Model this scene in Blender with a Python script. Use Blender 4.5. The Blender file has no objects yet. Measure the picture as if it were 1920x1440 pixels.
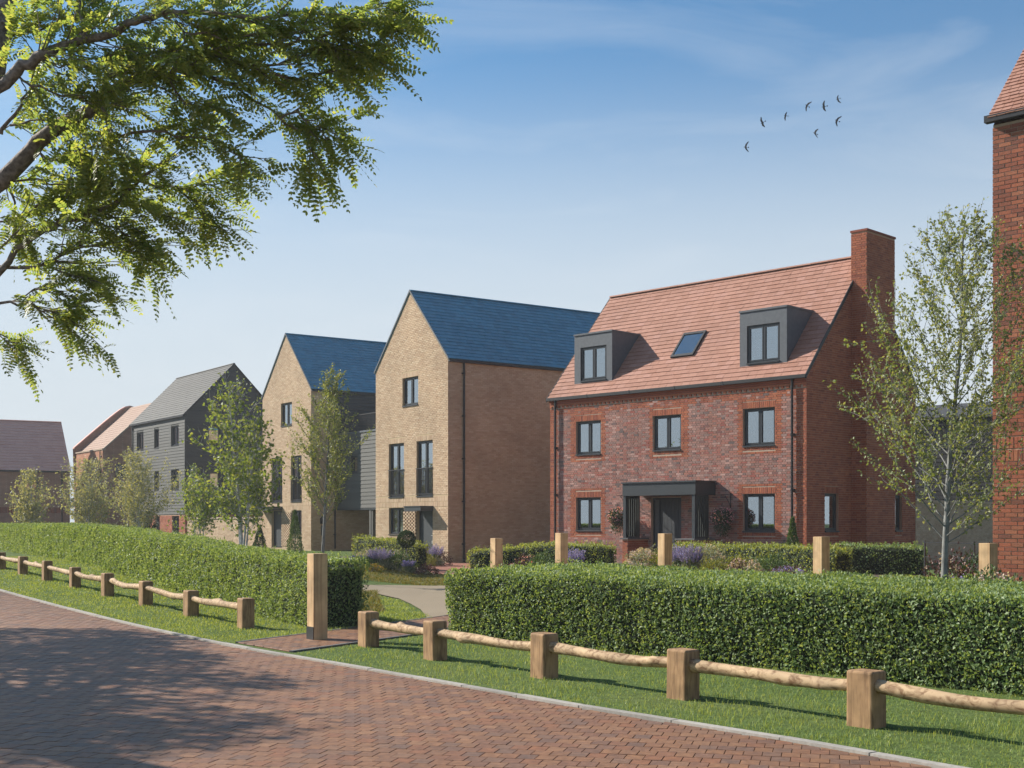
import bpy, bmesh, math, random
import numpy as np
from mathutils import Vector, Matrix

random.seed(7)
RNG = np.random.default_rng(7)
R = math.radians
scene = bpy.context.scene
COL = scene.collection

# ------------------------------------------------------------------ camera
FPX, HOR, EYE = 2380.0, 982.0, 1.6
cam = bpy.data.cameras.new('camera')
cam.sensor_width = 36.0
cam.lens = FPX * 36.0 / 1920.0
cam.shift_y = (HOR - 720.0) / 1920.0
cam.clip_start = 0.1
cam.clip_end = 6000
cam_o = bpy.data.objects.new('camera', cam)
COL.objects.link(cam_o)
cam_o.location = (0, 0, EYE)
cam_o.rotation_euler = (R(90), 0, 0)
scene.camera = cam_o

# ------------------------------------------------------------------ sky, sun, exposure
SUN_EL = R(33)
SUN_DIR = Vector((-0.902 * math.cos(SUN_EL), 0.432 * math.cos(SUN_EL), math.sin(SUN_EL))).normalized()
world = bpy.data.worlds.new('World')
scene.world = world
world.use_nodes = True
wn, wl = world.node_tree.nodes, world.node_tree.links
wn.clear()
w_out = wn.new('ShaderNodeOutputWorld')
w_bg = wn.new('ShaderNodeBackground')
w_sky = wn.new('ShaderNodeTexSky')
w_sky.sky_type = 'NISHITA'
w_sky.sun_disc = False
w_sky.sun_elevation = SUN_EL
w_sky.sun_rotation = math.atan2(SUN_DIR.x, SUN_DIR.y)
w_sky.altitude = 0
w_sky.air_density = 1.0
w_sky.dust_density = 0.45
w_sky.ozone_density = 1.5
w_tc = wn.new('ShaderNodeTexCoord')
w_map = wn.new('ShaderNodeMapping')
w_map.inputs['Scale'].default_value = (1.6, 1.6, 7.0)
w_map.inputs['Rotation'].default_value = (0.0, R(14), R(20))
w_noise = wn.new('ShaderNodeTexNoise')
w_noise.inputs['Scale'].default_value = 2.3
w_noise.inputs['Detail'].default_value = 7.0
w_noise.inputs['Roughness'].default_value = 0.58
w_noise.inputs['Distortion'].default_value = 0.7
w_ramp = wn.new('ShaderNodeValToRGB')
w_ramp.color_ramp.elements[0].position = 0.47
w_ramp.color_ramp.elements[0].color = (0, 0, 0, 1)
w_ramp.color_ramp.elements[1].position = 0.85
w_ramp.color_ramp.elements[1].color = (0.30, 0.30, 0.30, 1)
w_mix = wn.new('ShaderNodeMix')
w_mix.data_type = 'RGBA'
w_mix.inputs['B'].default_value = (4.6, 4.9, 5.2, 1)
w_bg.inputs['Strength'].default_value = 0.088
wl.new(w_tc.outputs['Generated'], w_map.inputs['Vector'])
wl.new(w_map.outputs['Vector'], w_noise.inputs['Vector'])
wl.new(w_noise.outputs['Fac'], w_ramp.inputs['Fac'])
wl.new(w_ramp.outputs['Color'], w_mix.inputs['Factor'])
w_sep = wn.new('ShaderNodeSeparateXYZ')
wl.new(w_tc.outputs['Generated'], w_sep.inputs[0])
w_el = wn.new('ShaderNodeValToRGB')
cr = w_el.color_ramp
cr.interpolation = 'B_SPLINE'
pts = [(0.0, 1.0), (.10, .97), (.18, .84), (.24, .62), (.30, .28), (.35, .09), (.45, .07), (1.0, .12)]
while len(cr.elements) < len(pts): cr.elements.new(0.5)
for e, (p, v) in zip(cr.elements, pts):
    e.position = p; e.color = (v, v, v, 1)
wl.new(w_sep.outputs['Z'], w_el.inputs['Fac'])
w_tint = wn.new('ShaderNodeMix'); w_tint.data_type = 'RGBA'; w_tint.blend_type = 'MULTIPLY'
w_tint.inputs['Factor'].default_value = 1.0
w_tint.inputs['B'].default_value = (.20, .55, .74, 1)
wl.new(w_sky.outputs['Color'], w_tint.inputs['A'])
w_haze = wn.new('ShaderNodeMix'); w_haze.data_type = 'RGBA'
w_haze.inputs['B'].default_value = (4.0, 4.35, 4.65, 1)
wl.new(w_el.outputs['Color'], w_haze.inputs['Factor'])
wl.new(w_tint.outputs['Result'], w_haze.inputs['A'])
wl.new(w_haze.outputs['Result'], w_mix.inputs['A'])
wl.new(w_mix.outputs['Result'], w_bg.inputs['Color'])
wl.new(w_bg.outputs['Background'], w_out.inputs['Surface'])

sun = bpy.data.lights.new('sun', 'SUN')
sun.energy = 4.2
sun.angle = R(0.55)
sun.color = (1.0, 0.93, 0.82)
sun_o = bpy.data.objects.new('sun', sun)
COL.objects.link(sun_o)
sun_o.location = (-30, 20, 40)
sun_o.rotation_euler = SUN_DIR.to_track_quat('Z', 'Y').to_euler()

scene.view_settings.view_transform = 'Standard'
scene.view_settings.look = 'None'
scene.view_settings.gamma = 1.0
scene.view_settings.exposure = 1.0
scene.view_settings.use_curve_mapping = False
scene.render.engine = 'CYCLES'
scene.cycles.max_bounces = 6
scene.cycles.diffuse_bounces = 3
scene.cycles.glossy_bounces = 3
scene.cycles.transparent_max_bounces = 12
scene.cycles.use_denoising = True


# ------------------------------------------------------------------ small helpers
def smooth(a, b, x):
    t = np.clip((np.asarray(x, float) - a) / (b - a), 0, 1)
    return t * t * (3 - 2 * t)


def gz(x, y):
    """height of the ground: level road, rising gently to the far verge and to the plots"""
    x = np.asarray(x, float)
    y = np.asarray(y, float)
    back = (x + 3.75) * 0.816 + (y - 16.85) * 0.577
    left = smooth(2.0, 7.0, -x) * 0.5 * smooth(17, 40, y) * (1 - 0.6 * smooth(8, 20, back))
    right = 0.2 * smooth(-1.5, 1.5, x) * smooth(17, 25, y)
    return left + right


def G(px, py, z=None):
    """ground point seen at a place of the photograph, used to read plan positions off it"""
    zz = 0.0
    for _ in range(30):
        d = (EYE - zz) * FPX / (py - HOR)
        x = (px - 960) / FPX * d
        zz = 0.5 * zz + 0.5 * float(gz(x, d)) if z is None else z
    return x, d


def P3(px, py, d):
    return ((px - 960) / FPX * d, d, EYE - (py - HOR) * d / FPX)


def proj(p):
    d = p[1]
    if d < 0.5:
        return None
    return 960 + FPX * p[0] / d, HOR - FPX * (p[2] - EYE) / d, d


def tag(o, label=None, cat=None, group=None, kind=None):
    if label: o['label'] = label
    if cat: o['category'] = cat
    if group: o['group'] = group
    if kind: o['kind'] = kind
    return o


def root(name, loc, label, cat, group=None):
    o = bpy.data.objects.new(name, None)
    o.empty_display_size = 0.3
    COL.objects.link(o)
    o.location = loc
    return tag(o, label, cat, group)


def wloc(o):
    v = Vector((0, 0, 0))
    while o is not None:
        v = v + o.location
        o = o.parent
    return v


def link_mesh(name, me, parent=None, loc=(0, 0, 0)):
    o = bpy.data.objects.new(name, me)
    COL.objects.link(o)
    if parent is not None:
        o.parent = parent
    o.location = loc
    return o


def arr_mesh(name, V, F, mats, mi=None, smooth_f=False, off=(0, 0, 0)):
    """mesh from arrays; every row of F has the same number of corners"""
    V = np.asarray(V, np.float32) - np.asarray(off, np.float32)
    F = np.asarray(F, np.int32)
    me = bpy.data.meshes.new(name)
    me.vertices.add(len(V))
    me.vertices.foreach_set('co', V.ravel())
    k = F.shape[1]
    me.loops.add(F.size)
    me.loops.foreach_set('vertex_index', F.ravel())
    me.polygons.add(len(F))
    me.polygons.foreach_set('loop_start', np.arange(0, F.size, k, dtype=np.int32))
    for m in mats: me.materials.append(m)
    if mi is not None:
        me.polygons.foreach_set('material_index', np.asarray(mi, np.int32))
    me.update(calc_edges=True)
    me.validate()
    me.polygons.foreach_set('use_smooth', np.full(len(me.polygons), bool(smooth_f)))
    return me


class MB:
    """collects faces for one mesh object, in world coordinates"""
    def __init__(s):
        s.v, s.f, s.m = [], [], []

    def poly(s, pts, m=0):
        n = len(s.v)
        s.v += [tuple(p) for p in pts]
        s.f.append(tuple(range(n, n + len(pts))))
        s.m.append(m)

    def hexa(s, p, m=0, skip=()):
        """eight corners: four below, four above, each counter-clockwise"""
        n = len(s.v)
        s.v += [tuple(q) for q in p]
        for i, q in enumerate(((3, 2, 1, 0), (4, 5, 6, 7), (0, 1, 5, 4), (1, 2, 6, 5), (2, 3, 7, 6), (3, 0, 4, 7))):
            if i not in skip:
                s.f.append(tuple(n + k for k in q))
                s.m.append(m)

    def fbox(s, fr, s0, s1, z0, z1, o0, o1, m=0):
        c = [fr.p(s0, z0, o1), fr.p(s1, z0, o1), fr.p(s1, z0, o0), fr.p(s0, z0, o0),
             fr.p(s0, z1, o1), fr.p(s1, z1, o1), fr.p(s1, z1, o0), fr.p(s0, z1, o0)]
        s.hexa(c, m)

    def tube(s, pts, radii, sides=6, m=0, cap=True):
        pts = [Vector(p) for p in pts]
        base = len(s.v)
        up = Vector((0.13, 0.21, 0.97))
        k = len(pts)
        for i, p in enumerate(pts):
            t = (pts[min(i + 1, k - 1)] - pts[max(i - 1, 0)])
            if t.length < 1e-9: t = Vector((0, 0, 1))
            t.normalize()
            a = t.cross(up)
            if a.length < 1e-3: a = t.cross(Vector((1, 0, 0)))
            a.normalize()
            b = t.cross(a)
            for j in range(sides):
                w = 2 * math.pi * j / sides
                q = p + (a * math.cos(w) + b * math.sin(w)) * radii[i]
                s.v.append((q.x, q.y, q.z))
        for i in range(k - 1):
            for j in range(sides):
                j2 = (j + 1) % sides
                s.f.append((base + i * sides + j, base + i * sides + j2, base + (i + 1) * sides + j2, base + (i + 1) * sides + j))
                s.m.append(m)
        if cap:
            s.f.append(tuple(base + j for j in range(sides))[::-1]); s.m.append(m)
            s.f.append(tuple(base + (k - 1) * sides + j for j in range(sides))); s.m.append(m)

    def build(s, name, mats, parent=None, smooth_f=False, origin=None):
        if not isinstance(mats, (list, tuple)): mats = [mats]
        off = wloc(parent) if parent is not None else Vector(origin or (0, 0, 0))
        me = bpy.data.meshes.new(name)
        me.from_pydata([(x - off.x, y - off.y, z - off.z) for x, y, z in s.v], [], s.f)
        for m in mats: me.materials.append(m)
        me.polygons.foreach_set('material_index', s.m)
        if smooth_f: me.polygons.foreach_set('use_smooth', [True] * len(s.f))
        me.update()
        return link_mesh(name, me, parent, (0, 0, 0) if parent is not None else tuple(off))


class Fr:
    """a wall's own axes: s along it (left to right as seen), z up, o outward"""
    def __init__(s, ox, oy, ux, uy):
        l = math.hypot(ux, uy)
        s.O = (ox, oy); s.u = (ux / l, uy / l); s.n = (uy / l, -ux / l)
        s.ang = math.atan2(uy, ux)

    def p(s, a, z, o=0.0):
        return (s.O[0] + s.u[0] * a + s.n[0] * o, s.O[1] + s.u[1] * a + s.n[1] * o, z)

    def shift(s, a, o=0.0):
        q = s.p(a, 0, o)
        return Fr(q[0], q[1], s.u[0], s.u[1])

    def side(s, a):
        """the wall that turns back from the right-hand end at a"""
        q = s.p(a, 0, 0)
        return Fr(q[0], q[1], -s.n[0], -s.n[1])


# ------------------------------------------------------------------ materials
def new_mat(name):
    m = bpy.data.materials.new(name)
    m.use_nodes = True
    nt = m.node_tree
    nt.nodes.clear()
    out = nt.nodes.new('ShaderNodeOutputMaterial')
    return m, nt, out


def rand_value(nt):
    g = nt.nodes.new('ShaderNodeNewGeometry')
    oi = nt.nodes.new('ShaderNodeObjectInfo')
    ad = nt.nodes.new('ShaderNodeMath'); ad.operation = 'ADD'
    fr = nt.nodes.new('ShaderNodeMath'); fr.operation = 'FRACT'
    nt.links.new(g.outputs['Random Per Island'], ad.inputs[0])
    nt.links.new(oi.outputs['Random'], ad.inputs[1])
    nt.links.new(ad.outputs[0], fr.inputs[0])
    return fr.outputs[0]


def ramp(nt, fac, cols, constant=False):
    r = nt.nodes.new('ShaderNodeValToRGB')
    cr = r.color_ramp
    if constant: cr.interpolation = 'CONSTANT'
    n = len(cols)
    while len(cr.elements) < n: cr.elements.new(0.5)
    for i, c in enumerate(cols):
        cr.elements[i].position = (i / n) if constant else (i / max(1, n - 1))
        cr.elements[i].color = (c[0], c[1], c[2], 1)
    nt.links.new(fac, r.inputs['Fac'])
    return r.outputs['Color']


def noise_node(nt, scale, detail=4, stretch=None, coord='pos', rough=0.55, dist=0.0):
    n = nt.nodes.new('ShaderNodeTexNoise')
    n.inputs['Scale'].default_value = scale
    n.inputs['Detail'].default_value = detail
    n.inputs['Roughness'].default_value = rough
    n.inputs['Distortion'].default_value = dist
    if coord == 'pos':
        src = nt.nodes.new('ShaderNodeNewGeometry').outputs['Position']
    else:
        src = nt.nodes.new('ShaderNodeTexCoord').outputs['Object']
    if stretch:
        mp = nt.nodes.new('ShaderNodeMapping')
        mp.inputs['Scale'].default_value = stretch
        nt.links.new(src, mp.inputs['Vector'])
        src = mp.outputs['Vector']
    nt.links.new(src, n.inputs['Vector'])
    return n.outputs['Fac']


def mul_color(nt, col, fac, lo, hi):
    """col scaled by a factor that runs from lo to hi with fac (0.3..0.7 of a noise)"""
    mr = nt.nodes.new('ShaderNodeMapRange')
    mr.inputs['From Min'].default_value = 0.3
    mr.inputs['From Max'].default_value = 0.7
    mr.inputs['To Min'].default_value = lo
    mr.inputs['To Max'].default_value = hi
    nt.links.new(fac, mr.inputs['Value'])
    vm = nt.nodes.new('ShaderNodeVectorMath'); vm.operation = 'SCALE'
    nt.links.new(col, vm.inputs[0])
    nt.links.new(mr.outputs['Result'], vm.inputs['Scale'])
    return vm.outputs['Vector']


def mix_color(nt, fac, a, b):
    mx = nt.nodes.new('ShaderNodeMix'); mx.data_type = 'RGBA'
    for k, v in (('Factor', fac), ('A', a), ('B', b)):
        if isinstance(v, (tuple, list)):
            mx.inputs[k].default_value = (v[0], v[1], v[2], 1)
        elif isinstance(v, (int, float)):
            mx.inputs[k].default_value = v
        else:
            nt.links.new(v, mx.inputs[k])
    return mx.outputs['Result']


def bump(nt, height, strength=0.3, dist=0.01):
    b = nt.nodes.new('ShaderNodeBump')
    b.inputs['Strength'].default_value = strength
    b.inputs['Distance'].default_value = dist
    nt.links.new(height, b.inputs['Height'])
    return b.outputs['Normal']


def surf(name, cols, rough=0.8, fine=30, lo=0.8, hi=1.15, big=None, blo=0.85, bhi=1.1, bmp=0.25, bdist=0.006, metal=0.0,
         spec=0.4, constant=False, stretch=None, coord='pos', rvar=True):
    """a solid material: colours picked per piece, fine grain, broad weathering and relief"""
    m, nt, out = new_mat(name)
    b = nt.nodes.new('ShaderNodeBsdfPrincipled')
    if len(cols) > 1 and rvar:
        c = ramp(nt, rand_value(nt), cols, constant)
    else:
        c = nt.nodes.new('ShaderNodeRGB'); c.outputs[0].default_value = (*cols[0], 1); c = c.outputs[0]
    f = noise_node(nt, fine, 4, stretch, coord)
    c = mul_color(nt, c, f, lo, hi)
    if big:
        c = mul_color(nt, c, noise_node(nt, big, 3), blo, bhi)
    nt.links.new(c, b.inputs['Base Color'])
    b.inputs['Roughness'].default_value = rough
    b.inputs['Metallic'].default_value = metal
    b.inputs['Specular IOR Level'].default_value = spec
    if bmp:
        nt.links.new(bump(nt, f, bmp, bdist), b.inputs['Normal'])
    nt.links.new(b.outputs['BSDF'], out.inputs['Surface'])
    return m


def leaf_mat(name, cols, trans=0.35, rough=0.5, tcol=None, spec=0.35):
    m, nt, out = new_mat(name)
    b = nt.nodes.new('ShaderNodeBsdfPrincipled')
    rv = rand_value(nt)
    c = ramp(nt, rv, cols)
    c = mul_color(nt, c, noise_node(nt, 0.9, 3), 0.8, 1.2)
    nt.links.new(c, b.inputs['Base Color'])
    b.inputs['Roughness'].default_value = rough
    b.inputs['Specular IOR Level'].default_value = spec
    t = nt.nodes.new('ShaderNodeBsdfTranslucent')
    tc = tcol or [(min(1, q[0] * 1.9), min(1, q[1] * 1.6), q[2] * 0.6) for q in cols]
    nt.links.new(ramp(nt, rv, tc), t.inputs['Color'])
    mx = nt.nodes.new('ShaderNodeMixShader')
    mx.inputs['Fac'].default_value = trans
    nt.links.new(b.outputs['BSDF'], mx.inputs[1])
    nt.links.new(t.outputs['BSDF'], mx.inputs[2])
    nt.links.new(mx.outputs['Shader'], out.inputs['Surface'])
    return m


def glass_mat(name, tint=(0.55, 0.63, 0.68), refl=0.55):
    m, nt, out = new_mat(name)
    tr = nt.nodes.new('ShaderNodeBsdfTransparent')
    tr.inputs['Color'].default_value = (*tint, 1)
    gl = nt.nodes.new('ShaderNodeBsdfGlossy')
    gl.inputs['Roughness'].default_value = 0.015
    gl.inputs['Color'].default_value = (0.85, 0.92, 0.97, 1)
    f = noise_node(nt, 0.7, 2)
    nt.links.new(bump(nt, f, 0.015, 0.03), gl.inputs['Normal'])
    lw = nt.nodes.new('ShaderNodeLayerWeight')
    lw.inputs['Blend'].default_value = 0.5
    mr = nt.nodes.new('ShaderNodeMapRange')
    mr.inputs['To Min'].default_value = 0.34
    mr.inputs['To Max'].default_value = refl
    nt.links.new(lw.outputs['Facing'], mr.inputs['Value'])
    mx = nt.nodes.new('ShaderNodeMixShader')
    nt.links.new(mr.outputs['Result'], mx.inputs['Fac'])
    nt.links.new(tr.outputs['BSDF'], mx.inputs[1])
    nt.links.new(gl.outputs['BSDF'], mx.inputs[2])
    nt.links.new(mx.outputs['Shader'], out.inputs['Surface'])
    return m


def wood_mat(name, base, dark, scale=9.0, stretch=(1, 1, 0.12), rough=0.75):
    m, nt, out = new_mat(name)
    b = nt.nodes.new('ShaderNodeBsdfPrincipled')
    oi = nt.nodes.new('ShaderNodeObjectInfo')
    tc = nt.nodes.new('ShaderNodeTexCoord')
    ad = nt.nodes.new('ShaderNodeVectorMath'); ad.operation = 'ADD'
    sc = nt.nodes.new('ShaderNodeVectorMath'); sc.operation = 'SCALE'
    cx = nt.nodes.new('ShaderNodeCombineXYZ')
    for k in range(3): nt.links.new(oi.outputs['Random'], cx.inputs[k])
    nt.links.new(cx.outputs[0], sc.inputs[0]); sc.inputs['Scale'].default_value = 31.0
    nt.links.new(tc.outputs['Object'], ad.inputs[0]); nt.links.new(sc.outputs['Vector'], ad.inputs[1])
    mp = nt.nodes.new('ShaderNodeMapping'); mp.inputs['Scale'].default_value = stretch
    nt.links.new(ad.outputs['Vector'], mp.inputs['Vector'])
    n1 = nt.nodes.new('ShaderNodeTexNoise'); n1.inputs['Scale'].default_value = scale * 3
    n1.inputs['Detail'].default_value = 6; n1.inputs['Distortion'].default_value = 0.8
    nt.links.new(mp.outputs['Vector'], n1.inputs['Vector'])
    n2 = nt.nodes.new('ShaderNodeTexNoise'); n2.inputs['Scale'].default_value = scale * 0.6; n2.inputs['Detail'].default_value = 3
    nt.links.new(ad.outputs['Vector'], n2.inputs['Vector'])
    r1 = nt.nodes.new('ShaderNodeValToRGB')
    r1.color_ramp.elements[0].position = 0.34; r1.color_ramp.elements[1].position = 0.56
    r1.color_ramp.elements[0].color = (*dark, 1); r1.color_ramp.elements[1].color = (*base, 1)
    nt.links.new(n1.outputs['Fac'], r1.inputs['Fac'])
    c = mul_color(nt, r1.outputs['Color'], n2.outputs['Fac'], 0.72, 1.2)
    nt.links.new(c, b.inputs['Base Color'])
    b.inputs['Roughness'].default_value = rough
    b.inputs['Specular IOR Level'].default_value = 0.25
    nt.links.new(bump(nt, n1.outputs['Fac'], 0.35, 0.006), b.inputs['Normal'])
    nt.links.new(b.outputs['BSDF'], out.inputs['Surface'])
    return m


def flat_brick_mat(name, cols, mortar, scale=1.0):
    """brick courses on walls too far or too much out of view to lay brick by brick"""
    m, nt, out = new_mat(name)
    b = nt.nodes.new('ShaderNodeBsdfPrincipled')
    g = nt.nodes.new('ShaderNodeNewGeometry')
    sx = nt.nodes.new('ShaderNodeSeparateXYZ')
    nt.links.new(g.outputs['Position'], sx.inputs[0])
    ad = nt.nodes.new('ShaderNodeMath'); ad.operation = 'SUBTRACT'
    nt.links.new(sx.outputs['X'], ad.inputs[0]); nt.links.new(sx.outputs['Y'], ad.inputs[1])
    ml = nt.nodes.new('ShaderNodeMath'); ml.operation = 'MULTIPLY'; ml.inputs[1].default_value = 0.72
    nt.links.new(ad.outputs[0], ml.inputs[0])
    cx = nt.nodes.new('ShaderNodeCombineXYZ')
    nt.links.new(ml.outputs[0], cx.inputs[0]); nt.links.new(sx.outputs['Z'], cx.inputs[1])
    br = nt.nodes.new('ShaderNodeTexBrick')
    br.inputs['Scale'].default_value = scale
    br.inputs['Brick Width'].default_value = 0.225
    br.inputs['Row Height'].default_value = 0.075
    br.inputs['Mortar Size'].default_value = 0.006
    br.inputs['Color1'].default_value = (*cols[0], 1)
    br.inputs['Color2'].default_value = (*cols[1], 1)
    br.inputs['Mortar'].default_value = (*mortar, 1)
    nt.links.new(cx.outputs[0], br.inputs['Vector'])
    c = mul_color(nt, br.outputs['Color'], noise_node(nt, 3.0, 4), 0.85, 1.15)
    nt.links.new(c, b.inputs['Base Color'])
    b.inputs['Roughness'].default_value = 0.9
    nt.links.new(b.outputs['BSDF'], out.inputs['Surface'])
    return m


M = {}
M['brick_orange'] = surf('brick_orange', [(.30, .085, .042), (.36, .11, .052), (.27, .075, .04), (.40, .135, .065), (.33, .10, .05), (.22, .06, .036)], 0.88, 40, .75, 1.2, 0.8)
M['brick_multi'] = surf('brick_multi', [(.36, .155, .115), (.32, .125, .095), (.24, .155, .135), (.38, .19, .155), (.14, .105, .10), (.33, .10, .075), (.45, .28, .24), (.29, .13, .10), (.28, .185, .165), (.37, .16, .115)], 0.88, 40, .75, 1.2, 0.8)
M['brick_tan'] = surf('brick_tan', [(.47, .335, .215), (.51, .37, .245), (.43, .30, .195), (.54, .41, .28), (.46, .32, .21), (.41, .28, .18)], 0.9, 40, .8, 1.15, 0.6)
M['brick_house'] = surf('brick_house', [(.31, .09, .05), (.36, .115, .06), (.24, .075, .045), (.38, .14, .075), (.17, .065, .045), (.33, .10, .055)], 0.88, 40, .72, 1.22, 0.9)
M['mortar_pale'] = surf('mortar_pale', [(.42, .33, .25)], 0.95, 60, .85, 1.1)
M['mortar_tan'] = surf('mortar_tan', [(.42, .32, .20)], 0.95, 60, .85, 1.1)
M['mortar_red'] = surf('mortar_red', [(.40, .24, .16)], 0.95, 60, .85, 1.1)
M['flat_red'] = flat_brick_mat('flat_red', [(.30, .10, .06), (.24, .075, .045)], (.34, .22, .16))
M['flat_brown'] = flat_brick_mat('flat_brown', [(.36, .185, .125), (.31, .16, .11)], (.38, .25, .18))
M['flat_orange'] = flat_brick_mat('flat_orange', [(.42, .17, .085), (.36, .14, .07)], (.42, .27, .17))
M['flat_tan'] = flat_brick_mat('flat_tan', [(.48, .335, .19), (.43, .29, .165)], (.44, .34, .22))
M['tile_red'] = surf('tile_red', [(.33, .165, .118), (.365, .19, .14), (.305, .15, .105), (.375, .2, .155)], 0.8, 25, .86, 1.1, 0.5, .92, 1.06, spec=.3)
M['tile_blue'] = surf('tile_blue', [(.052, .21, .325), (.062, .235, .36), (.045, .185, .285), (.07, .25, .375)], 0.42, 18, .85, 1.12, 0.5, .9, 1.08, spec=.5)
M['tile_grey'] = surf('tile_grey', [(.07, .069, .066), (.078, .077, .073), (.063, .062, .06)], 0.75, 20, .85, 1.1)
M['tile_brown'] = surf('tile_brown', [(.60, .335, .27), (.63, .355, .29), (.57, .315, .255)], 0.8, 20, .88, 1.1)
M['tile_pink'] = surf('tile_pink', [(.31, .20, .15), (.33, .215, .16)], 0.8, 20, .9, 1.08)
M['charcoal'] = surf('charcoal', [(.030, .038, .045)], 0.45, 14, .9, 1.1, bmp=.05, spec=.45)
M['charcoal_frame'] = surf('charcoal_frame', [(.020, .026, .034)], 0.42, 14, .9, 1.1, bmp=.04, spec=.45)
M['dormer_metal'] = surf('dormer_metal', [(.085, .098, .115)], 0.55, 9, .88, 1.1, bmp=.1, spec=.4)
M['black_metal'] = surf('black_metal', [(.012, .013, .016)], 0.5, 14, .9, 1.1, bmp=.04)
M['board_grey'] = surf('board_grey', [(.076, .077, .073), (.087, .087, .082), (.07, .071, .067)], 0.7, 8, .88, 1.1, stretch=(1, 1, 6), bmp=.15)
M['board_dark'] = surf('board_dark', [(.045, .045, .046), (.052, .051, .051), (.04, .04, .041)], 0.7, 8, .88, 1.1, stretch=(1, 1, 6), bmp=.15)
M['board_black'] = surf('board_black', [(.018, .018, .02), (.022, .022, .023)], 0.75, 8, .88, 1.1, stretch=(1, 1, 6), bmp=.15, spec=.2)
M['slat_dark'] = surf('slat_dark', [(.040, .052, .050), (.048, .06, .057)], 0.55, 12, .85, 1.12, bmp=.1)
M['door_grey'] = surf('door_grey', [(.042, .048, .055)], 0.5, 10, .9, 1.1, bmp=.06)
M['door_panel'] = surf('door_panel', [(.12, .125, .13)], 0.5, 10, .9, 1.1, bmp=.04)
M['steel'] = surf('steel', [(.62, .62, .62)], 0.3, 12, .9, 1.1, bmp=.03, metal=.8)
M['white_paint'] = surf('white_paint', [(.75, .75, .73)], 0.5, 12, .93, 1.05, bmp=.04)
M['curtain'] = surf('curtain', [(.48, .53, .58)], 0.9, 6, .93, 1.05, bmp=.05)
M['room'] = surf('room', [(.09, .09, .095)], 0.9, 2, .8, 1.1, bmp=0)
M['glass'] = glass_mat('glass', (.40, .47, .53), .62)
M['glass_sky'] = glass_mat('glass_sky', (.25, .28, .32), .5)
M['concrete'] = surf('concrete', [(.34, .315, .28), (.37, .345, .31), (.30, .28, .25)], 0.9, 30, .82, 1.12, 1.5)
M['edging_dark'] = surf('edging_dark', [(.10, .10, .105), (.13, .13, .13)], 0.9, 30, .82, 1.12)
M['paver'] = surf('paver', [(.212, .098, .046), (.24, .115, .052), (.18, .088, .046), (.262, .13, .062), (.16, .09, .058), (.235, .098, .042), (.142, .08, .052)], 0.6, 16, .72, 1.25, 0.35, .85, 1.12, bmp=.35, bdist=.004, spec=.5)
M['paver_red'] = surf('paver_red', [(.28, .115, .075), (.31, .13, .085), (.25, .10, .068)], 0.85, 16, .75, 1.2, 0.35, .88, 1.1, bmp=.3, bdist=.004)
M['joint'] = surf('joint', [(.17, .125, .09)], 0.95, 40, .75, 1.2)
M['resin'] = surf('resin', [(.245, .195, .13)], 0.9, 90, .8, 1.15, 0.4, .94, 1.05)
M['soil'] = surf('soil', [(.075, .052, .038)], 0.95, 12, .6, 1.3, 1.0)
M['wood_post'] = wood_mat('wood_post', (.36, .22, .115), (.20, .115, .06))
M['wood_fresh'] = wood_mat('wood_fresh', (.56, .385, .215), (.42, .26, .135), 6.0, (1, 1, .05))
M['wood_log'] = wood_mat('wood_log', (.46, .325, .195), (.20, .115, .06), 4.5, (1, 1, 1.6))
M['bark_grey'] = surf('bark_grey', [(.19, .19, .18)], 0.85, 22, .55, 1.3, stretch=(1, 1, .35), bmp=.5, bdist=.01)
M['bark_pale'] = surf('bark_pale', [(.42, .42, .44)], 0.85, 22, .6, 1.2, stretch=(1, 1, .35), bmp=.4, bdist=.01)
M['bark_dark'] = surf('bark_dark', [(.20, .165, .14)], 0.9, 26, .4, 1.5, stretch=(1, 1, 1), bmp=.9, bdist=.02)
M['bird'] = surf('bird', [(.05, .055, .065)], 0.8, 20, .7, 1.2)
M['terracotta'] = surf('terracotta', [(.09, .05, .035)], 0.9, 30, .7, 1.2)


def ground_mat(name, a, b, c, s1=0.5, s2=9.0):
    m, nt, out = new_mat(name)
    bs = nt.nodes.new('ShaderNodeBsdfPrincipled')
    col = ramp(nt, noise_node(nt, s1, 4), [a, a, b, c, c])
    f = noise_node(nt, s2 * 4, 5)
    col = mul_color(nt, col, noise_node(nt, s2, 5), .7, 1.25)
    col = mul_color(nt, col, f, .75, 1.2)
    nt.links.new(col, bs.inputs['Base Color'])
    bs.inputs['Roughness'].default_value = .95
    bs.inputs['Specular IOR Level'].default_value = .1
    nt.links.new(bump(nt, f, .8, .03), bs.inputs['Normal'])
    nt.links.new(bs.outputs['BSDF'], out.inputs['Surface'])
    return m


M['lawn'] = ground_mat('lawn', (.075, .115, .033), (.095, .14, .04), (.125, .155, .052))
M['lawn_dry'] = ground_mat('lawn_dry', (.085, .10, .03), (.13, .125, .045), (.16, .13, .05))
M['field'] = ground_mat('field', (.05, .08, .025), (.07, .095, .03), (.10, .105, .04), .08, 2.0)
M['grass_blade'] = leaf_mat('grass_blade', [(.155, .22, .065), (.20, .275, .085), (.25, .32, .105), (.32, .36, .145)], .36, .5)
M['grass_dry'] = leaf_mat('grass_dry', [(.10, .13, .035), (.16, .155, .05), (.20, .16, .06), (.12, .14, .04)], .3, .6)
M['hedge_leaf'] = leaf_mat('hedge_leaf', [(.095, .158, .054), (.14, .215, .08), (.20, .285, .12), (.29, .36, .19)], .36, .5, spec=.35)
M['hedge_core'] = surf('hedge_core', [(.016, .026, .009)], .95, 18, .5, 1.4, bmp=.6, bdist=.05)
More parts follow.
